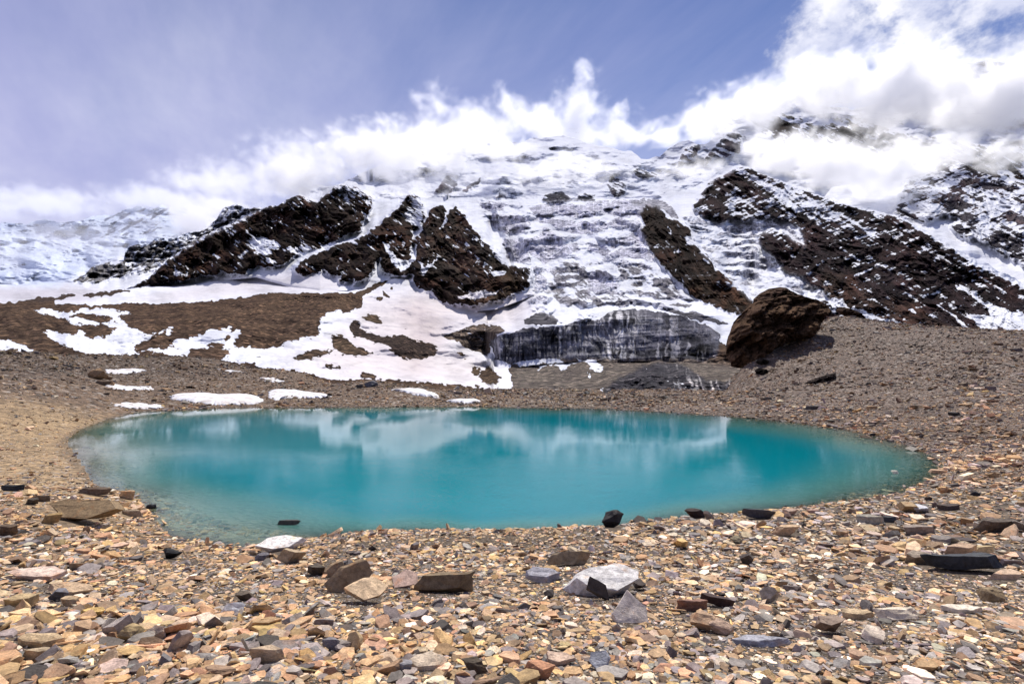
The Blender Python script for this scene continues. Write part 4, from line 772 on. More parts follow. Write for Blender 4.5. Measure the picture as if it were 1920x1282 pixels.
mud = sm(fbm(sx_/3.1+7, sy_/3.1, 4, 33), 0.15, 0.6)*sm(rr_, 5, 9); keep2 = np.ones(N, bool)
lift = rng.uniform(-0.2, 0.25, N)*siz
cen = np.stack([sx_, sy_, sz_+lift+siz*np.sin(np.minimum(tilt, 0.9))*0.22], -1)
scr = siz*F/rr_
RM = rotmats(yaw, tilt, td)

def stone_mesh(name, V, Fc, colv):
    me = bpy.data.meshes.new(name)
    me.vertices.add(len(V)); me.vertices.foreach_set('co', V.astype(np.float32).ravel())
    me.loops.add(len(Fc)*3); me.loops.foreach_set('vertex_index', Fc.ravel().astype(np.int32))
    me.polygons.add(len(Fc)); me.polygons.foreach_set('loop_start', np.arange(0, len(Fc)*3, 3, dtype=np.int32))
    a = me.attributes.new('rc', 'FLOAT_COLOR', 'POINT'); v4 = np.ones((len(V), 4), np.float32); v4[:, :3] = colv; a.data.foreach_set('color', v4.ravel())
    me.update(calc_edges=True); me.materials.append(stm)
    me.polygons.foreach_set('use_smooth', np.zeros(len(Fc), bool))
    return me
# rough stone with chipped facets for the ones that show large
def chipped(V, Fc, seed, amt=0.05, cuts=2):
    bm = bmesh.new(); vs = [bm.verts.new(v) for v in V.tolist()]
    for f in Fc: bm.faces.new([vs[i] for i in f])
    bmesh.ops.dissolve_limit(bm, angle_limit=R_(6), verts=bm.verts, edges=bm.edges)
    bmesh.ops.bevel(bm, geom=list(bm.edges), offset=0.012, segments=1, profile=0.5, affect='EDGES', clamp_overlap=True)
    bmesh.ops.triangulate(bm, faces=bm.faces)
    for _ in range(cuts): bmesh.ops.subdivide_edges(bm, edges=[e for e in bm.edges if e.calc_length() > 0.22], cuts=1); bmesh.ops.triangulate(bm, faces=[f for f in bm.faces if len(f.verts) > 3])
    bm.normal_update(); bm.verts.index_update()
    P = np.array([v.co[:] for v in bm.verts]); Nn = np.array([v.normal[:] for v in bm.verts])
    d = fbm(P[:, 0]*2.5+seed, P[:, 1]*2.5+P[:, 2]*5, 4, seed % 40)*amt+(np.floor(fbm(P[:, 0]*1.3+P[:, 2]*3, P[:, 1]*1.3+seed, 2, (seed+5) % 40)*4)/4)*amt*0.7
    P = P+Nn*d[:, None]
    Fo = np.array([[v.index for v in f.verts] for f in bm.faces], np.int32); bm.free()
    return P, Fo

taken = []      # screen discs kept free for the hand-placed stones
HAND = []
def hs(px, py, w, h, col, label, yaw=0, tilt=0.15, td=0.0, thick=0.4, asp=0.7, seed=1, cat='stone', n=6, name='stone', water=False, sink=0.15):
    HAND.append(dict(px=px, py=py, w=w, h=h, col=col, label=label, yaw=yaw, tilt=tilt, td=td, thick=thick, asp=asp, seed=seed, cat=cat, n=n, name=name, water=water, sink=sink))
exec_hand = None
# px, py: foot centre and size in the photograph's pixels
q1 = lambda x, y: (960+x/4.8, 1020+y/4.8); q2 = lambda x, y: (460+x/4.174, 980+y/4.174); q3 = lambda x, y: (x/3.189, 880+y/3.189); q4 = lambda x, y: (1360+x/3.355, 900+y/3.355)
hs(1151, 993, 46, 34, (0.028, 0.026, 0.028), 'black angular boulder standing alone at the water edge, centre of the near shore', thick=1.3, asp=0.8, seed=3, yaw=0.3, cat='boulder', name='boulder')
hs(1307, 974, 46, 20, (0.045, 0.030, 0.026), 'dark maroon stone at the water edge between the black boulder and the grey wedge', thick=0.8, seed=4, yaw=0.1, tilt=0.2)
hs(1425, 975, 64, 18, (0.10, 0.10, 0.115), 'low grey wedge stone with a black front at the water edge', thick=0.5, seed=5, yaw=0.2, tilt=0.22, td=1.6)
hs(1482, 967, 32, 13, (0.42, 0.30, 0.22), 'small rounded tan stone just right of the grey wedge stone at the shore', thick=0.6, seed=6)
hs(1527, 963, 26, 9, (0.33, 0.20, 0.15), 'small reddish flat stone on the shore right of the rounded tan stone', thick=0.4, seed=7)
hs(140, 985, 128, 44, (0.19, 0.13, 0.07), 'large olive brown leaf-shaped slab leaning up on the left shore', yaw=0.15, tilt=0.55, td=0.15, thick=0.26, asp=0.6, seed=8, cat='boulder', name='slab_rock')
hs(94, 985, 36, 24, (0.30, 0.20, 0.085), 'golden brown block tucked behind the left tip of the leaf-shaped slab', yaw=0.6, tilt=0.2, thick=0.8, seed=9)
hs(518, 1038, 84, 32, (0.72, 0.68, 0.64), 'big white flat slab tilted up beside the shallow water', yaw=0.45, tilt=0.35, td=0.3, thick=0.18, asp=0.55, seed=10, name='slab_rock')
hs(541, 1060, 54, 28, (0.33, 0.25, 0.16), 'squared tan block with a sharp corner just below the white flat slab', yaw=0.75, tilt=0.25, td=2.0, thick=0.7, asp=0.8, seed=11, n=4)
hs(487, 1054, 32, 18, (0.15, 0.14, 0.15), 'dark grey stone below the left end of the white flat slab', thick=0.6, seed=12)
hs(318, 1050, 40, 19, (0.022, 0.022, 0.024), 'small black pyramid stone on pale gravel left of the shallow water', thick=1.1, asp=0.9, seed=13, n=4)
hs(57, 1092, 106, 28, (0.58, 0.45, 0.37), 'wide pinkish flat slab near the left edge', yaw=0.1, tilt=0.22, td=0.2, thick=0.15, asp=0.6, seed=14, name='slab_rock')
hs(118, 1118, 108, 26, (0.42, 0.30, 0.19), 'long thin brown slab lying below the pinkish flat slab', yaw=-0.2, tilt=0.12, thick=0.13, asp=0.5, seed=15, name='slab_rock')
hs(102, 1130, 28, 22, (0.13, 0.13, 0.15), 'small dark grey pyramid stone on the edge of the long thin brown slab', thick=1.0, seed=16, n=4)
hs(130, 1140, 40, 22, (0.38, 0.28, 0.17), 'tan block just right of the small dark grey pyramid stone', thick=0.6, seed=17)
hs(30, 1145, 52, 28, (0.42, 0.31, 0.17), 'two-toned tan block at the left edge below the pinkish slab', thick=0.6, seed=18, yaw=0.4)
hs(168, 1158, 50, 18, (0.62, 0.42, 0.16), 'bright golden yellow flat stone on the left of the scree', thick=0.35, seed=19, tilt=0.2, td=0.1)
hs(650, 1115, 92, 36, (0.26, 0.185, 0.11), 'tall brown slate blade leaning among broken blades', yaw=1.2, tilt=0.95, td=0.1, thick=0.22, asp=0.55, seed=20, name='slab_rock')
hs(625, 1086, 40, 38, (0.28, 0.20, 0.12), 'upright brown slate blade standing behind the leaning brown blade', yaw=1.4, tilt=1.2, td=0.2, thick=0.25, asp=0.7, seed=21)
hs(638, 1078, 18, 26, (0.12, 0.11, 0.11), 'thin dark grey upright stone beside the upright brown blade', yaw=1.3, tilt=1.2, td=0.3, thick=0.4, seed=22)
hs(662, 1077, 50, 20, (0.27, 0.17, 0.10), 'narrow reddish brown plank of slate leaning to the upper right', yaw=0.45, tilt=0.4, td=0.5, thick=0.2, asp=0.25, seed=23, n=4)
hs(590, 1082, 36, 22, (0.10, 0.08, 0.06), 'dark brown block left of the standing slate blades', thick=0.8, seed=24)
hs(677, 1140, 92, 46, (0.52, 0.38, 0.24), 'large cream and tan boulder with a smooth sloping face', yaw=0.3, tilt=0.5, td=0.1, thick=0.55, asp=0.75, seed=25, cat='boulder', name='boulder')
hs(757, 1107, 52, 36, (0.40, 0.28, 0.23), 'flat pinkish brown slab left of the long dark-fronted block', yaw=0.9, tilt=0.5, td=0.0, thick=0.2, asp=0.8, seed=26, name='slab_rock')
hs(832, 1117, 118, 38, (0.17, 0.125, 0.075), 'long olive brown block with a black shaded front', yaw=-0.12, tilt=0.2, td=3.3, thick=0.42, asp=0.5, seed=27, cat='boulder', name='boulder', n=5)
hs(1018, 1096, 66, 32, (0.32, 0.31, 0.34), 'pale grey flat rock left of the biggest pale grey rock', yaw=-0.2, tilt=0.35, td=0.1, thick=0.35, asp=0.8, seed=28)
hs(1133, 1128, 150, 66, (0.50, 0.48, 0.47), 'biggest pale grey rock of the scree, flat on top with a dark front', yaw=-0.25, tilt=0.22, td=0.15, thick=0.36, asp=0.8, seed=29, cat='boulder', name='boulder', n=7)
hs(1122, 1130, 44, 40, (0.09, 0.075, 0.065), 'dark brown blade leaning against the front of the biggest pale grey rock', yaw=2.2, tilt=1.0, td=0.2, thick=0.3, asp=0.45, seed=30, n=4)
hs(1202, 1110, 22, 18, (0.05, 0.035, 0.03), 'small black-brown stone at the right tip of the biggest pale grey rock', thick=0.9, seed=31)
hs(1182, 1176, 70, 62, (0.50, 0.44, 0.39), 'rough cream triangular rock below the biggest pale grey rock', yaw=1.9, tilt=0.7, td=0.2, thick=0.25, asp=0.75, seed=32, cat='boulder', name='boulder', n=5)
hs(1067, 1064, 86, 26, (0.26, 0.20, 0.125), 'long brown rock with a dark notch behind the pale grey rocks', yaw=0.0, tilt=0.25, td=3.2, thick=0.45, asp=0.5, seed=33)
hs(1030, 1125, 20, 18, (0.03, 0.022, 0.02), 'tiny black stone between the two pale grey rocks', thick=0.9, seed=34)
hs(1348, 1142, 58, 26, (0.075, 0.045, 0.042), 'dark maroon plank-shaped stone sloping down to the right', yaw=-0.35, tilt=0.2, td=0.8, thick=0.4, asp=0.35, seed=35)
hs(1300, 1148, 60, 22, (0.20, 0.11, 0.08), 'rounded red-brown stone below the maroon plank-shaped stone', yaw=0.1, thick=0.6, asp=0.5, seed=36)
hs(1325, 1190, 54, 38, (0.36, 0.24, 0.15), 'big rounded brown cobble, the left one of a touching pair', yaw=0.2, thick=0.9, asp=0.8, seed=37, n=8)
hs(1357, 1194, 46, 30, (0.40, 0.28, 0.20), 'rounded pinkish brown cobble, the right one of a touching pair', yaw=0.1, thick=0.9, asp=0.8, seed=38, n=8)
hs(1432, 1216, 118, 24, (0.30, 0.30, 0.33), 'long straight grey slate plank in the lower right of the scree', yaw=0.12, tilt=0.15, td=0.1, thick=0.14, asp=0.28, seed=39, n=4, name='slab_rock')
hs(1570, 1196, 54, 30, (0.22, 0.16, 0.12), 'brown dome-shaped stone right of the grey slate plank', thick=0.7, seed=40, tilt=0.1)
hs(1614, 1164, 62, 22, (0.48, 0.36, 0.22), 'golden tan slab left of the long cream slab with a dark underside', thick=0.3, seed=41, tilt=0.2, td=0.2)
hs(1690, 1168, 78, 26, (0.55, 0.47, 0.37), 'long cream slab with a dark underside on the right side of the scree', thick=0.3, seed=42, yaw=-0.1, tilt=0.15, td=3.2, asp=0.5)
hs(1648, 1212, 50, 38, (0.55, 0.46, 0.37), 'tilted cream slab with a grey lower edge', thick=0.3, seed=43, tilt=0.5, td=0.4)
hs(1812, 1152, 78, 18, (0.60, 0.53, 0.43), 'thin pale cream slab low in the right scree', thick=0.15, seed=44, tilt=0.12, td=0.2, asp=0.5)
hs(1870, 1132, 42, 30, (0.22, 0.16, 0.09), 'rounded olive brown cobble near the right edge', thick=0.9, seed=45, n=8)
hs(1810, 1049, 66, 28, (0.42, 0.29, 0.19), 'orange-tan squared block sitting on the blue-black slab', thick=0.55, yaw=0.15, tilt=0.1, seed=46, asp=0.5, n=4)
hs(1822, 1078, 150, 32, (0.050, 0.055, 0.065), 'large blue-black slab under the orange-tan squared block', yaw=-0.1, tilt=0.18, td=3.3, thick=0.25, asp=0.5, seed=47, cat='boulder', name='slab_rock')
hs(1734, 1062, 60, 26, (0.30, 0.24, 0.18), 'brown rock with a black left face beside the blue-black slab', thick=0.6, yaw=0.2, tilt=0.2, seed=48)
hs(1726, 1005, 64, 20, (0.27, 0.22, 0.18), 'long brown-grey block on the right shore slope', thick=0.4, yaw=0.05, seed=49, asp=0.4, n=5)
hs(1636, 985, 50, 20, (0.30, 0.28, 0.23), 'pale olive stone with a dark left end near the right shore', thick=0.6, seed=50)
hs(1668, 981, 30, 14, (0.06, 0.06, 0.065), 'small dark grey stone beside the pale olive stone', thick=0.7, seed=51)
hs(1782, 958, 44, 14, (0.09, 0.065, 0.055), 'dark brown flat block on the right slope above the white wedge stone', thick=0.4, seed=52)
hs(1732, 964, 36, 16, (0.50, 0.50, 0.52), 'pale grey-white wedge stone on the right slope', thick=0.5, seed=53, tilt=0.3)
hs(1832, 934, 20, 12, (0.020, 0.020, 0.022), 'small black stone on the pale right slope', thick=0.9, seed=54)
hs(1476, 1008, 54, 22, (0.44, 0.30, 0.18), 'tan and brown double-humped stone inland of the grey wedge stone', thick=0.7, seed=55)
hs(1282, 1032, 26, 18, (0.60, 0.40, 0.17), 'small bright ochre stone on fine gravel near the shore', thick=0.8, seed=56, cat='stone')
hs(1384, 1021, 22, 16, (0.22, 0.18, 0.11), 'small olive pointed stone on fine gravel near the shore', thick=0.9, seed=57)
hs(1878, 1000, 90, 26, (0.14, 0.11, 0.085), 'long dark brown rock mass at the right edge', thick=0.5, seed=58, asp=0.5, cat='boulder', name='boulder')
hs(1888, 1090, 70, 22, (0.50, 0.36, 0.25), 'peach coloured slab at the right edge below the blue-black slab', thick=0.3, seed=59)
hs(1447, 1135, 44, 30, (0.42, 0.36, 0.28), 'upright pale stone with an olive left face in the middle of the right scree', yaw=1.0, tilt=1.0, td=0.5, thick=0.5, seed=60)
hs(1009, 1278, 68, 38, (0.36, 0.18, 0.10), 'rust-orange block with a dark red-brown side, bottom centre', yaw=-0.4, tilt=0.15, thick=0.55, asp=0.65, seed=61, n=4)
hs(1053, 1252, 56, 28, (0.48, 0.35, 0.26), 'peach slab resting against the rust-orange block', yaw=-0.3, tilt=0.3, td=0.2, thick=0.25, asp=0.7, seed=62, n=5)
hs(1127, 1262, 44, 38, (0.33, 0.34, 0.37), 'blue-grey slab with a white vein at the bottom', yaw=1.3, tilt=0.7, td=0.2, thick=0.25, seed=63)
hs(800, 1262, 72, 36, (0.52, 0.42, 0.31), 'broad speckled cream slab at the bottom, left of centre', yaw=0.3, tilt=0.4, td=0.2, thick=0.2, asp=0.6, seed=64, name='slab_rock')
hs(756, 1268, 32, 28, (0.22, 0.21, 0.22), 'rounded grey stone left of the speckled cream slab', thick=0.8, seed=65, n=8)
hs(891, 1268, 54, 34, (0.08, 0.06, 0.04), 'dark brown splintery block at the bottom edge', thick=0.7, seed=66)
hs(500, 1248, 66, 36, (0.36, 0.27, 0.18), 'squared tan block with a black left face at the bottom', thick=0.8, yaw=0.3, seed=67, n=4)
hs(620, 1222, 38, 26, (0.15, 0.14, 0.15), 'dark grey domed stone above the bottom tan block', thick=0.8, seed=68)
hs(240, 1208, 42, 32, (0.33, 0.24, 0.12), 'ribbed olive-tan block in the lower left', thick=0.9, yaw=0.2, tilt=0.3, seed=69)
hs(288, 1204, 36, 28, (0.52, 0.40, 0.30), 'pale peach stone right of the ribbed olive-tan block', thick=0.6, yaw=1.0, tilt=0.6, seed=70)
hs(70, 1218, 90, 28, (0.46, 0.34, 0.20), 'broad sunlit tan slab low on the left', thick=0.22, yaw=0.1, tilt=0.25, td=0.2, seed=71, name='slab_rock')
hs(62, 1242, 60, 26, (0.36, 0.28, 0.18), 'tan block with a grey-green left face in the lower left corner', thick=0.6, yaw=0.5, seed=72)
hs(432, 1155, 44, 24, (0.38, 0.38, 0.40), 'pale grey leaf-shaped stone in the middle of the left scree', thick=0.2, yaw=0.6, tilt=0.6, td=0.3, seed=73)
hs(455, 1130, 34, 20, (0.12, 0.09, 0.065), 'dark brown angular stone above the pale grey leaf-shaped stone', thick=0.6, seed=74)
hs(20, 922, 44, 13, (0.030, 0.032, 0.036), 'flat black slab on the left bank at the photo edge', thick=0.4, seed=75, asp=0.6, name='slab_rock')
hs(172, 930, 66, 17, (0.15, 0.105, 0.07), 'dark brown flat rock at the water edge on the left shore', thick=0.35, seed=76, asp=0.5)
hs(236, 937, 30, 17, (0.38, 0.26, 0.15), 'orange and white cluster stone at the point of the left shore', thick=0.8, seed=77)
hs(205, 928, 16, 9, (0.66, 0.60, 0.48), 'small cream stone between the flat brown rock and the point of the left shore', thick=0.7, seed=78)
hs(282, 955, 20, 9, (0.035, 0.036, 0.038), 'small black stone standing in the shallow water off the left shore', thick=0.9, seed=79, water=True)
hs(541, 985, 44, 8, (0.07, 0.065, 0.06), 'dark flat stone just breaking the surface of the shallows', thick=0.35, seed=80, water=True, asp=0.5)
hs(1679, 889, 16, 7, (0.66, 0.58, 0.48), 'small pale stone standing alone in the water at the right end of the lake', thick=0.8, seed=81, water=True)
hs(245, 970, 40, 15, (0.28, 0.21, 0.14), 'brown wedge stone right of the leaf-shaped slab on the left shore', thick=0.5, seed=82)
hs(55, 948, 30, 14, (0.10, 0.08, 0.06), 'dark brown cobble, left one of two above the leaf-shaped slab', thick=0.8, seed=83)
hs(77, 942, 30, 13, (0.13, 0.10, 0.075), 'dark brown cobble, right one of two above the leaf-shaped slab', thick=0.8, seed=84)
hs(8, 1008, 36, 24, (0.12, 0.08, 0.05), 'dark brown rock cut by the left edge of the photo', thick=0.7, seed=85)
# mid-distance boulders
hs(175, 712, 34, 21, (0.22, 0.14, 0.075), 'squat golden brown boulder on the left bank among snow strips', thick=1.2, asp=0.9, seed=86, cat='boulder', name='boulder', n=7)
hs(190, 722, 32, 9, (0.12, 0.08, 0.05), 'flat dark brown slab under the squat golden brown boulder', thick=0.4, seed=87, name='slab_rock')
hs(694, 727, 24, 14, (0.10, 0.10, 0.115), 'round grey boulder on the far bank beyond the lake', thick=1.1, asp=0.9, seed=88, cat='boulder', name='boulder', n=8)
hs(673, 729, 14, 8, (0.05, 0.045, 0.045), 'small dark stone left of the round grey boulder on the far bank', thick=1.0, seed=89)
hs(1524, 769, 30, 9, (0.10, 0.085, 0.075), 'dark flat rock on the right slope close above the lake', thick=0.6, seed=90)
hs(1792, 781, 28, 9, (0.055, 0.05, 0.05), 'dark flat rock high on the right slope', thick=0.6, seed=91)

for hd in HAND: taken.append((hd['px'], hd['py']-hd['h']*0.45, hd['w']*0.47, hd['h']*0.5))
_cy = np.maximum(cen[:, 1], 0.4); cpy = HY-F*(cen[:, 2]-H)/_cy; cpx = CX+F*cen[:, 0]/_cy
free = keep2.copy()
for (x, y, w, h) in taken: free &= ((cpx-x)/w)**2+((cpy-y)/(h*1.15))**2 > 0.85
idx_all = np.nonzero(free)[0]
vis = (cpx > 8) & (cpx < 1912) & (cpy < 1285) & (cpy > 600) & free & (sz_ > 0.02) & (rr_ < 60)
order = np.argsort(-(scr*vis))
NB = 300-len(HAND)
big = order[:NB]
isbig = np.zeros(N, bool); isbig[big] = True
# the scree itself: one mass
Vs, Fs, Cs = [], [], []; off = 0
farm = rr_ > 26
for lib, pick in ((TPL, ~farm), (LOW, farm)):
    ids = idx_all[pick[idx_all] & ~isbig[idx_all]]; tid = rng.randint(0, len(lib), len(ids))
    for t_ in range(len(lib)):
        ii = ids[tid == t_]
        if not len(ii): continue
        V, Fc = lib[t_]
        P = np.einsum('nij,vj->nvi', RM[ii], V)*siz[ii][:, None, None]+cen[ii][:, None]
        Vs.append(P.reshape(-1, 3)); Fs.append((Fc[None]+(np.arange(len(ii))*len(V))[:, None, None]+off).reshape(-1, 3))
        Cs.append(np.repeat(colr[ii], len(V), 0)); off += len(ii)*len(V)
# fine grit in the gaps close by
ng_ = 60000; gt = rng.uniform(R_(-50), R_(50), ng_); gr = 1.9*(11/1.9)**(rng.rand(ng_)**0.62); gx, gy = gr*np.sin(gt), gr*np.cos(gt); g_z = gz_fast(gx, gy)
gs = 0.0062*np.exp(rng.normal(0, 0.4, ng_))*(gr/3)**0.5; gR = rotmats(rng.uniform(0, 6.28, ng_), np.abs(rng.normal(0, 0.4, ng_)), rng.uniform(0, 6.28, ng_))
gc_ = PAL[rng.choice(12, ng_, p=WB/WB.sum())]*np.exp(rng.normal(0, 0.3, (ng_, 1))); gt_ = rng.randint(0, len(LOW), ng_)
for t_ in range(len(LOW)):
    ii = np.nonzero(gt_ == t_)[0]; V, Fc = LOW[t_]
    P = np.einsum('nij,vj->nvi', gR[ii], V)*gs[ii][:, None, None]+np.stack([gx[ii], gy[ii], g_z[ii]+gs[ii]*0.2], -1)[:, None]
    Vs.append(P.reshape(-1, 3)); Fs.append((Fc[None]+(np.arange(len(ii))*len(V))[:, None, None]+off).reshape(-1, 3)); Cs.append(np.repeat(gc_[ii], len(V), 0)); off += len(ii)*len(V)
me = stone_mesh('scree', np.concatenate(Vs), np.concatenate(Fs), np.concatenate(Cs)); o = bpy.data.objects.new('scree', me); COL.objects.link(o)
o['kind'] = 'stuff'; o['label'] = 'loose mass of tan and grey slate chips covering the shore'; o['category'] = 'scree'
print('scree stones', len(idx_all), 'tris', len(me.polygons))
# larger stones of the scree, each its own
LMK = [(1151, 985, 'black shore boulder'), (518, 1030, 'white tilted slab'), (140, 970, 'leaf-shaped slab'), (57, 1085, 'pinkish flat slab'), (168, 1152, 'golden yellow flat stone'), (318, 1043, 'small black pyramid stone'), (650, 1100, 'leaning brown slate blade'), (677, 1120, 'cream and tan boulder'), (832, 1100, 'long olive brown block'), (1133, 1100, 'biggest pale grey rock'), (1182, 1150, 'cream triangular rock'), (1018, 1082, 'pale grey flat rock'), (1348, 1130, 'maroon plank-shaped stone'), (1340, 1178, 'touching pair of cobbles'), (1432, 1206, 'grey slate plank'), (1570, 1185, 'brown dome-shaped stone'), (1690, 1158, 'long cream slab'), (1870, 1120, 'rounded olive brown cobble'), (1822, 1064, 'large blue-black slab'), (1009, 1260, 'rust-orange block'), (1127, 1245, 'blue-grey veined slab'), (800, 1245, 'speckled cream slab'), (500, 1232, 'squared tan bottom block'), (620, 1210, 'dark grey domed stone'), (240, 1195, 'ribbed olive-tan block'), (70, 1208, 'broad sunlit tan slab'), (1447, 1120, 'upright pale stone'), (1476, 1000, 'double-humped stone'), (1726, 998, 'long brown-grey block'), (432, 1145, 'pale grey leaf-shaped stone')]
LABS = []
for k_, i in enumerate(big):
    t_ = rng.randint(0, len(TPL)); V, Fc = chipped(*TPL[t_], int(rng.randint(0, 999)), 0.03, 1)
    s_ = siz[i]; P = (RM[i]@V.T).T*s_
    me = stone_mesh('stone', P, Fc, np.broadcast_to(colr[i], P.shape))
    o = bpy.data.objects.new('stone', me); COL.objects.link(o); o.location = cen[i].tolist()
    shape = 'thin flat' if np.ptp(V[:, 2]) < 0.30 else ('blocky' if np.ptp(V[:, 2]) > 0.55 else 'wedge-shaped')
    lm = min(LMK, key=lambda q: math.hypot((cpx[i]-q[0])*0.6, cpy[i]-q[1])); ddx, ddy = cpx[i]-lm[0], (cpy[i]-lm[1])*1.7
    dr = []
    if abs(ddy) > 0.45*abs(ddx): dr.append('in front of' if ddy > 0 else 'behind')
    if abs(ddx) > 0.45*abs(ddy): dr.append('right of' if ddx > 0 else 'left of')
    dr = dr[0] if len(dr) == 1 else dr[0].replace(' of', '')+' and '+dr[1]
    LABS.append((o, '%s %s' % (PNM[pi_[i]], shape), '%s the %s' % (dr, lm[2]), math.hypot(ddx, ddy)))
    o['category'] = 'stone'; o['group'] = 'larger slate stones of the foreground scree'
byk = {}
for q in LABS: byk.setdefault((q[1], q[2]), []).append(q)
for (ln, wh), L_ in byk.items():
    L_.sort(key=lambda q: q[3])
    for k_, q in enumerate(L_):
        pre = '' if len(L_) == 1 else (('nearer ', 'farther ') if len(L_) == 2 else ('nearest ', 'second nearest ', 'third nearest ', 'fourth nearest ', 'fifth nearest ', 'sixth nearest ', 'seventh nearest '))[min(k_, 6)]
        q[0]['label'] = '%s%s stone %s' % (pre, ln, wh)
for hd in HAND:
    X, Y, Z = hit(hd['px'], hd['py']-hd['h']*0.12, hd['water'])
    rg = np.random.RandomState(hd['seed']*13+1)
    if hd['thick'] >= 0.9:
        q = rg.normal(0, 1, (16, 3)); q /= np.linalg.norm(q, axis=1)[:, None]; q *= rg.uniform(0.8, 1.05, (16, 1)); V, Fc = hull(q*np.array([1, hd['asp'], hd['thick']*0.62]))
    else: V, Fc = hull(slab_pts(rg, hd['thick']*1.3, hd['n'], hd['asp']))
    V, Fc = V, Fc; V, Fc = chipped(V, Fc, hd['seed'], 0.035, 3)
    Rm = rotmats(np.array([hd['yaw']]), np.array([hd['tilt']]), np.array([hd['td']+0.0]))[0]
    V = (Rm@V.T).T
    wx_ = hd['w']/F*Y; sc_ = wx_/np.ptp(V[:, 0]); V = V*sc_
    # match the seen height: stretch in z and depth together
    elev = math.atan2(H-Z, Y); hh = np.ptp(V[:, 2]*math.cos(elev)+V[:, 1]*math.sin(elev)); want = hd['h']/F*Y
    for _ in range(6):
        hh = np.ptp(V[:, 2]*math.cos(elev)+V[:, 1]*math.sin(elev)); k_ = np.clip(want/hh, 0.8, 1.25); V[:, 1] *= k_; V[:, 2] *= k_**0.45
    V[:, 0] -= (V[:, 0].max()+V[:, 0].min())/2; V[:, 1] -= V[:, 1].min()*0.85; V[:, 2] -= V[:, 2].min()+0.12*np.ptp(V[:, 2])
    colv = np.broadcast_to(np.array(hd['col'])*(1.3 if sum(hd['col']) > 0.36 else 1.0), V.shape)
    me = stone_mesh(hd['name'], V, Fc, colv); o = bpy.data.objects.new(hd['name'], me); COL.objects.link(o); o.location = (X, Y, Z)
    o['label'] = hd['label']; o['category'] = hd['cat']

# ------------------------------------------------------------------ rounded masses traced from their outline, with real thickness
def inflate(name, poly, dep, thick, mat, colf, seed, rough=0.06, lean=0.0, n=300, rings=110, **kw):
    P = np.array(poly, float); c = P.mean(0)
    seg = np.r_[0, np.cumsum(np.hypot(*np.diff(np.vstack([P, P[:1]]), axis=0).T))]; s = np.linspace(0, seg[-1], n, endpoint=False)
    Q = np.stack([np.interp(s, seg, np.r_[P[:, 0], P[0, 0]]), np.interp(s, seg, np.r_[P[:, 1], P[0, 1]])], -1)
    ks = np.sin(np.linspace(0, math.pi, rings)); side = np.cos(np.linspace(0, math.pi, rings))
    rows = []
    for k, sd_ in zip(ks, side):
        q = c+(Q-c)*max(k, 0.002); rows.append(np.column_stack([q, np.full(n, sd_)]))
    G = np.stack(rows); G = np.concatenate([G, G[:, :1]], 1)
    rad = np.hypot(P[:, 0]-c[0], P[:, 1]-c[1]).mean(); wid = np.ptp(P[:, 0])
    nz = ridged(G[..., 0]/wid*5+seed, G[..., 1]/wid*7+G[..., 2]*0.8, 5, seed, 0.55)*rough+fbm(G[..., 0]/wid*22, G[..., 1]/wid*22+G[..., 2], 4, seed+9)*rough*0.5
    fq = fbm(G[..., 0]/wid*6+seed, (G[..., 1]+0.35*G[..., 0])/wid*11+G[..., 2], 3, seed+4); nz = nz+(np.floor(fq*4)/4)*rough*1.9+ridged(G[..., 0]/wid*26, (G[..., 1]+0.4*G[..., 0])/wid*48, 4, seed+12, 0.6)*rough*0.35
    d_y = dep-G[..., 2]*thick*(1+nz*2.5)-nz*thick*0.8+(c[1]-G[..., 1])/F*dep*lean
    jx = G[..., 0]; X = d_y*(jx-CX)/F; Z = H+d_y*(HY-G[..., 1])/F
    X = dep*(jx-CX)/F*0.5+X*0.5; 
    Pm = np.stack([X, d_y, Z], -1)
    me = grid_mesh(name, Pm, colf(G, nz)); return link(me, name, mat, **kw)
bmat = terrain_mat('boulder rock', 0.28, 1.0, 0.10, 0.06)
def bcol(base, snow=0.0):
    def f(G, nz):
        rc = np.broadcast_to(np.array(base), G.shape[:2]+(3,))*(1+0.25*fbm(G[..., 0]/30, G[..., 1]/14, 4, 5))[..., None]
        return {'rc': rc, 'sc': np.full(rc.shape, 0.8), 'sn': np.full(G.shape[:2], 0.05)}
    return f
inflate('boulder', e_([(125, 520), (122, 470), (150, 400), (200, 320), (240, 270), (290, 225), (340, 205), (420, 190), (520, 170), (600, 175), (700, 200), (765, 240), (770, 265), (720, 300), (690, 370), (620, 430), (560, 440), (480, 460), (400, 500), (330, 540), (270, 580), (210, 610), (150, 600)]), 117, 5.0, bmat, bcol((0.092, 0.058, 0.038)), 3, 0.17, lean=0.35, label='huge dark brown boulder, house-sized, perched at the crest right of the glacier front', cat='boulder')
inflate('boulder', e_([(290, 235), (300, 195), (340, 160), (400, 132), (460, 122), (510, 130), (545, 160), (600, 180), (620, 240), (520, 260), (380, 260)]), 131, 6.0, bmat, bcol((0.078, 0.050, 0.036)), 14, 0.16, lean=0.3, label='dark brown crag rising just behind the house-sized boulder', cat='boulder')
inflate('boulder', h2([(105, 1075), (130, 1052), (180, 1060), (250, 1090), (300, 1130), (315, 1165), (240, 1150), (150, 1110)]), 165, 4.0, bmat, bcol((0.062, 0.040, 0.030)), 24, 0.10, lean=0.3, label='small dark brown crag against the snow tongue right of the huge boulder', cat='boulder')
inflate('boulder', e_([(540, 400), (600, 375), (700, 380), (760, 420), (800, 470), (740, 500), (640, 490), (600, 470)]), 124, 2.5, bmat, bcol((0.022, 0.022, 0.026)), 34, 0.16, lean=0.9, label='black shattered rock heap in the shadow under the huge boulder', cat='boulder')
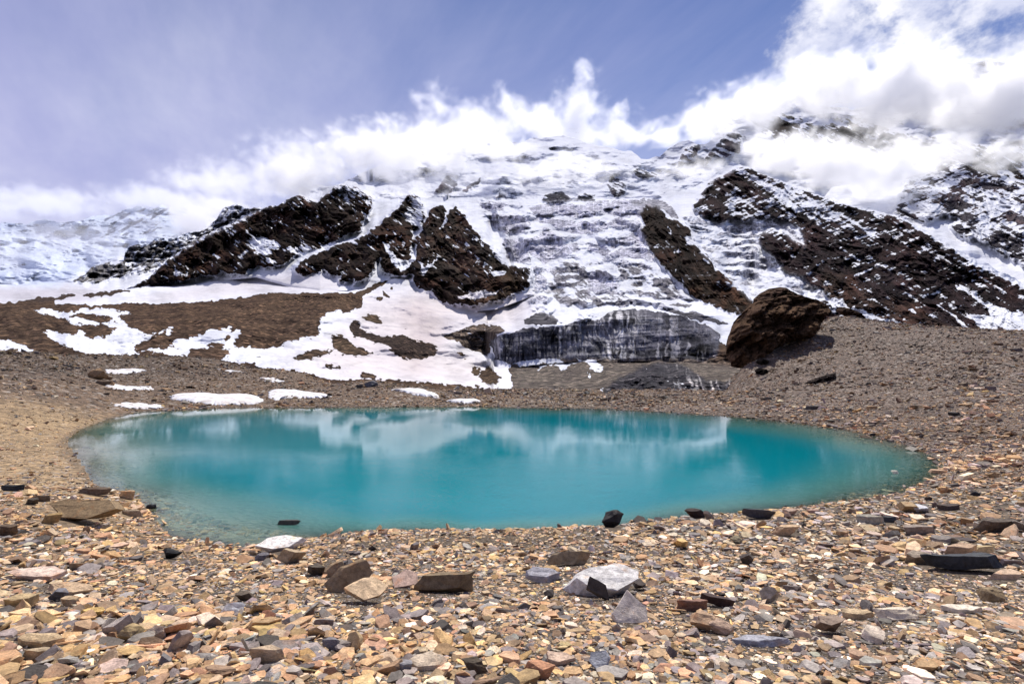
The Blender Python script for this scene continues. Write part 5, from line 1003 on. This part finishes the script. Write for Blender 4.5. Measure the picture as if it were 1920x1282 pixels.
for poly, nm in (([(600, 700), (640, 680), (720, 655), (800, 635), (790, 670), (700, 700), (620, 715)], 'long low black rock step on the slope right of the lower ice'), ([(305, 625), (330, 605), (380, 615), (395, 640), (350, 655), (315, 645)], 'dark brown block below the huge boulder'), ([(310, 570), (340, 545), (390, 560), (380, 585), (330, 590)], 'dark flat rock directly under the left end of the huge boulder')):
    cx_, cy_ = np.mean(e_(poly), 0); X, Y, Z = hit(cx_, cy_+2)
    inflate('rock', e_(poly), Y, 1.2, bmat, bcol((0.040, 0.033, 0.030)), 44, 0.12, lean=0.6, label=nm, cat='rock')

# ------------------------------------------------------------------ snow patches lying by the lake
smat = bpy.data.materials.new('old snow'); smat.use_nodes = True; T = NT(smat.node_tree); p = T.n['Principled BSDF']
pos = T.new('ShaderNodeTexCoord').outputs['Object']; n1 = T.noise(pos, 0.9, 5, 0.6)
T.l.new(T.mix(T.ramp(n1, 0.38, 0.66), (0.80, 0.80, 0.83, 1), (0.56, 0.50, 0.46, 1)), p.inputs['Base Color']); p.inputs['Roughness'].default_value = 0.7
b = T.new('ShaderNodeBump'); b.inputs['Strength'].default_value = 0.5; b.inputs['Distance'].default_value = 0.15; T.put(b.inputs['Height'], n1); T.l.new(b.outputs[0], p.inputs['Normal'])
def snow_patch(poly, label, thick=0.35):
    Pp = np.array(poly); 
    # outline on the ground, then a domed sheet of snow over it
    n = 200; seg = np.r_[0, np.cumsum(np.hypot(*np.diff(np.vstack([Pp, Pp[:1]]), axis=0).T))]; s = np.linspace(0, seg[-1], n, endpoint=False)
    Q = np.stack([np.interp(s, seg, np.r_[Pp[:, 0], Pp[0, 0]]), np.interp(s, seg, np.r_[Pp[:, 1], Pp[0, 1]])], -1)
    Q += np.stack([fbm(s/6, s*0+3, 4, 4)*5.0, fbm(s/5, s*0+9, 4, 6)*1.5], -1)
    G = np.array([hit(x, y)[:2] for x, y in Q]); c = G.mean(0)
    G0 = G.copy()
    for _ in range(40): G0 = (np.roll(G0, 1, 0)+G0+np.roll(G0, -1, 0))/3
    ks = np.r_[np.linspace(0.02, 0.9, 12), 0.96, 1.0]; hts = thick*(1-ks**6)
    rows = []
    for k, h_ in zip(ks, hts):
        k2 = max(0, (k-0.8)/0.2)**2; q = c+((G0*(1-k2)+G*k2)-c)*k; z = gz_fast(q[:, 0], q[:, 1]); rows.append(np.column_stack([q, z+h_+0.02+fbm(q[:, 0]/2, q[:, 1]/2, 3, 2)*0.06*(k < 0.95)]))
    q = G.copy(); rows.append(np.column_stack([q, gz_fast(q[:, 0], q[:, 1])-0.4]))
    A = np.stack(rows); A = np.concatenate([A, A[:, :1]], 1)
    return link(grid_mesh('snow_patch', A, {}), 'snow_patch', smat, None, label, 'snow patch')
snow_patch(h6([(310, 285), (345, 272), (400, 268), (500, 268), (600, 280), (740, 276), (790, 285), (808, 305), (770, 322), (640, 326), (520, 326), (410, 310), (345, 300)]), 'largest white snow bank along the far left shore, reflected in the lake', 0.38)
snow_patch(h6([(825, 258), (850, 246), (960, 250), (1060, 265), (1168, 282), (1100, 292), (1000, 292), (930, 290), (860, 302), (840, 290)]), 'second white snow bank, just right of the largest one', 0.28)
snow_patch(h6([(20, 318), (100, 316), (180, 320), (290, 328), (285, 342), (200, 346), (130, 345), (60, 335)]), 'ragged thin snow strip touching the water at the lake left end', 0.12)
snow_patch(h6([(1460, 250), (1540, 243), (1640, 250), (1700, 275), (1700, 290), (1640, 285), (1560, 268)]), 'white snow strip on the far bank right of the round grey boulder', 0.3)
snow_patch(h6([(1745, 306), (1800, 300), (1920, 304), (1918, 317), (1800, 319)]), 'flat snow strip at the far waterline in the middle of the shore', 0.25)
snow_patch(h6([(0, 145), (120, 142), (210, 148), (190, 153), (130, 160), (90, 168), (0, 162)]), 'upper snow strip on the left bank right of the squat boulder', 0.15)
snow_patch(h6([(-10, 212), (30, 222), (80, 235), (220, 233), (235, 246), (150, 250), (60, 250), (0, 235)]), 'lower snow strip on the left bank running down from the squat boulder', 0.12)
snow_patch(h6([(780, 188), (850, 186), (905, 205), (890, 212), (820, 206)]), 'small snow patch in the brown hill above the second snow bank', 0.12)
snow_patch(h6([(565, 143), (640, 150), (690, 158), (620, 155)]), 'thin sliver of snow near the top of the brown hill', 0.08)
S.cycles.max_bounces = 14; S.cycles.diffuse_bounces = 2; S.cycles.glossy_bounces = 3; S.cycles.transparent_max_bounces = 8
S.cycles.volume_bounces = 9; S.cycles.use_adaptive_sampling = True; S.cycles.adaptive_threshold = 0.02
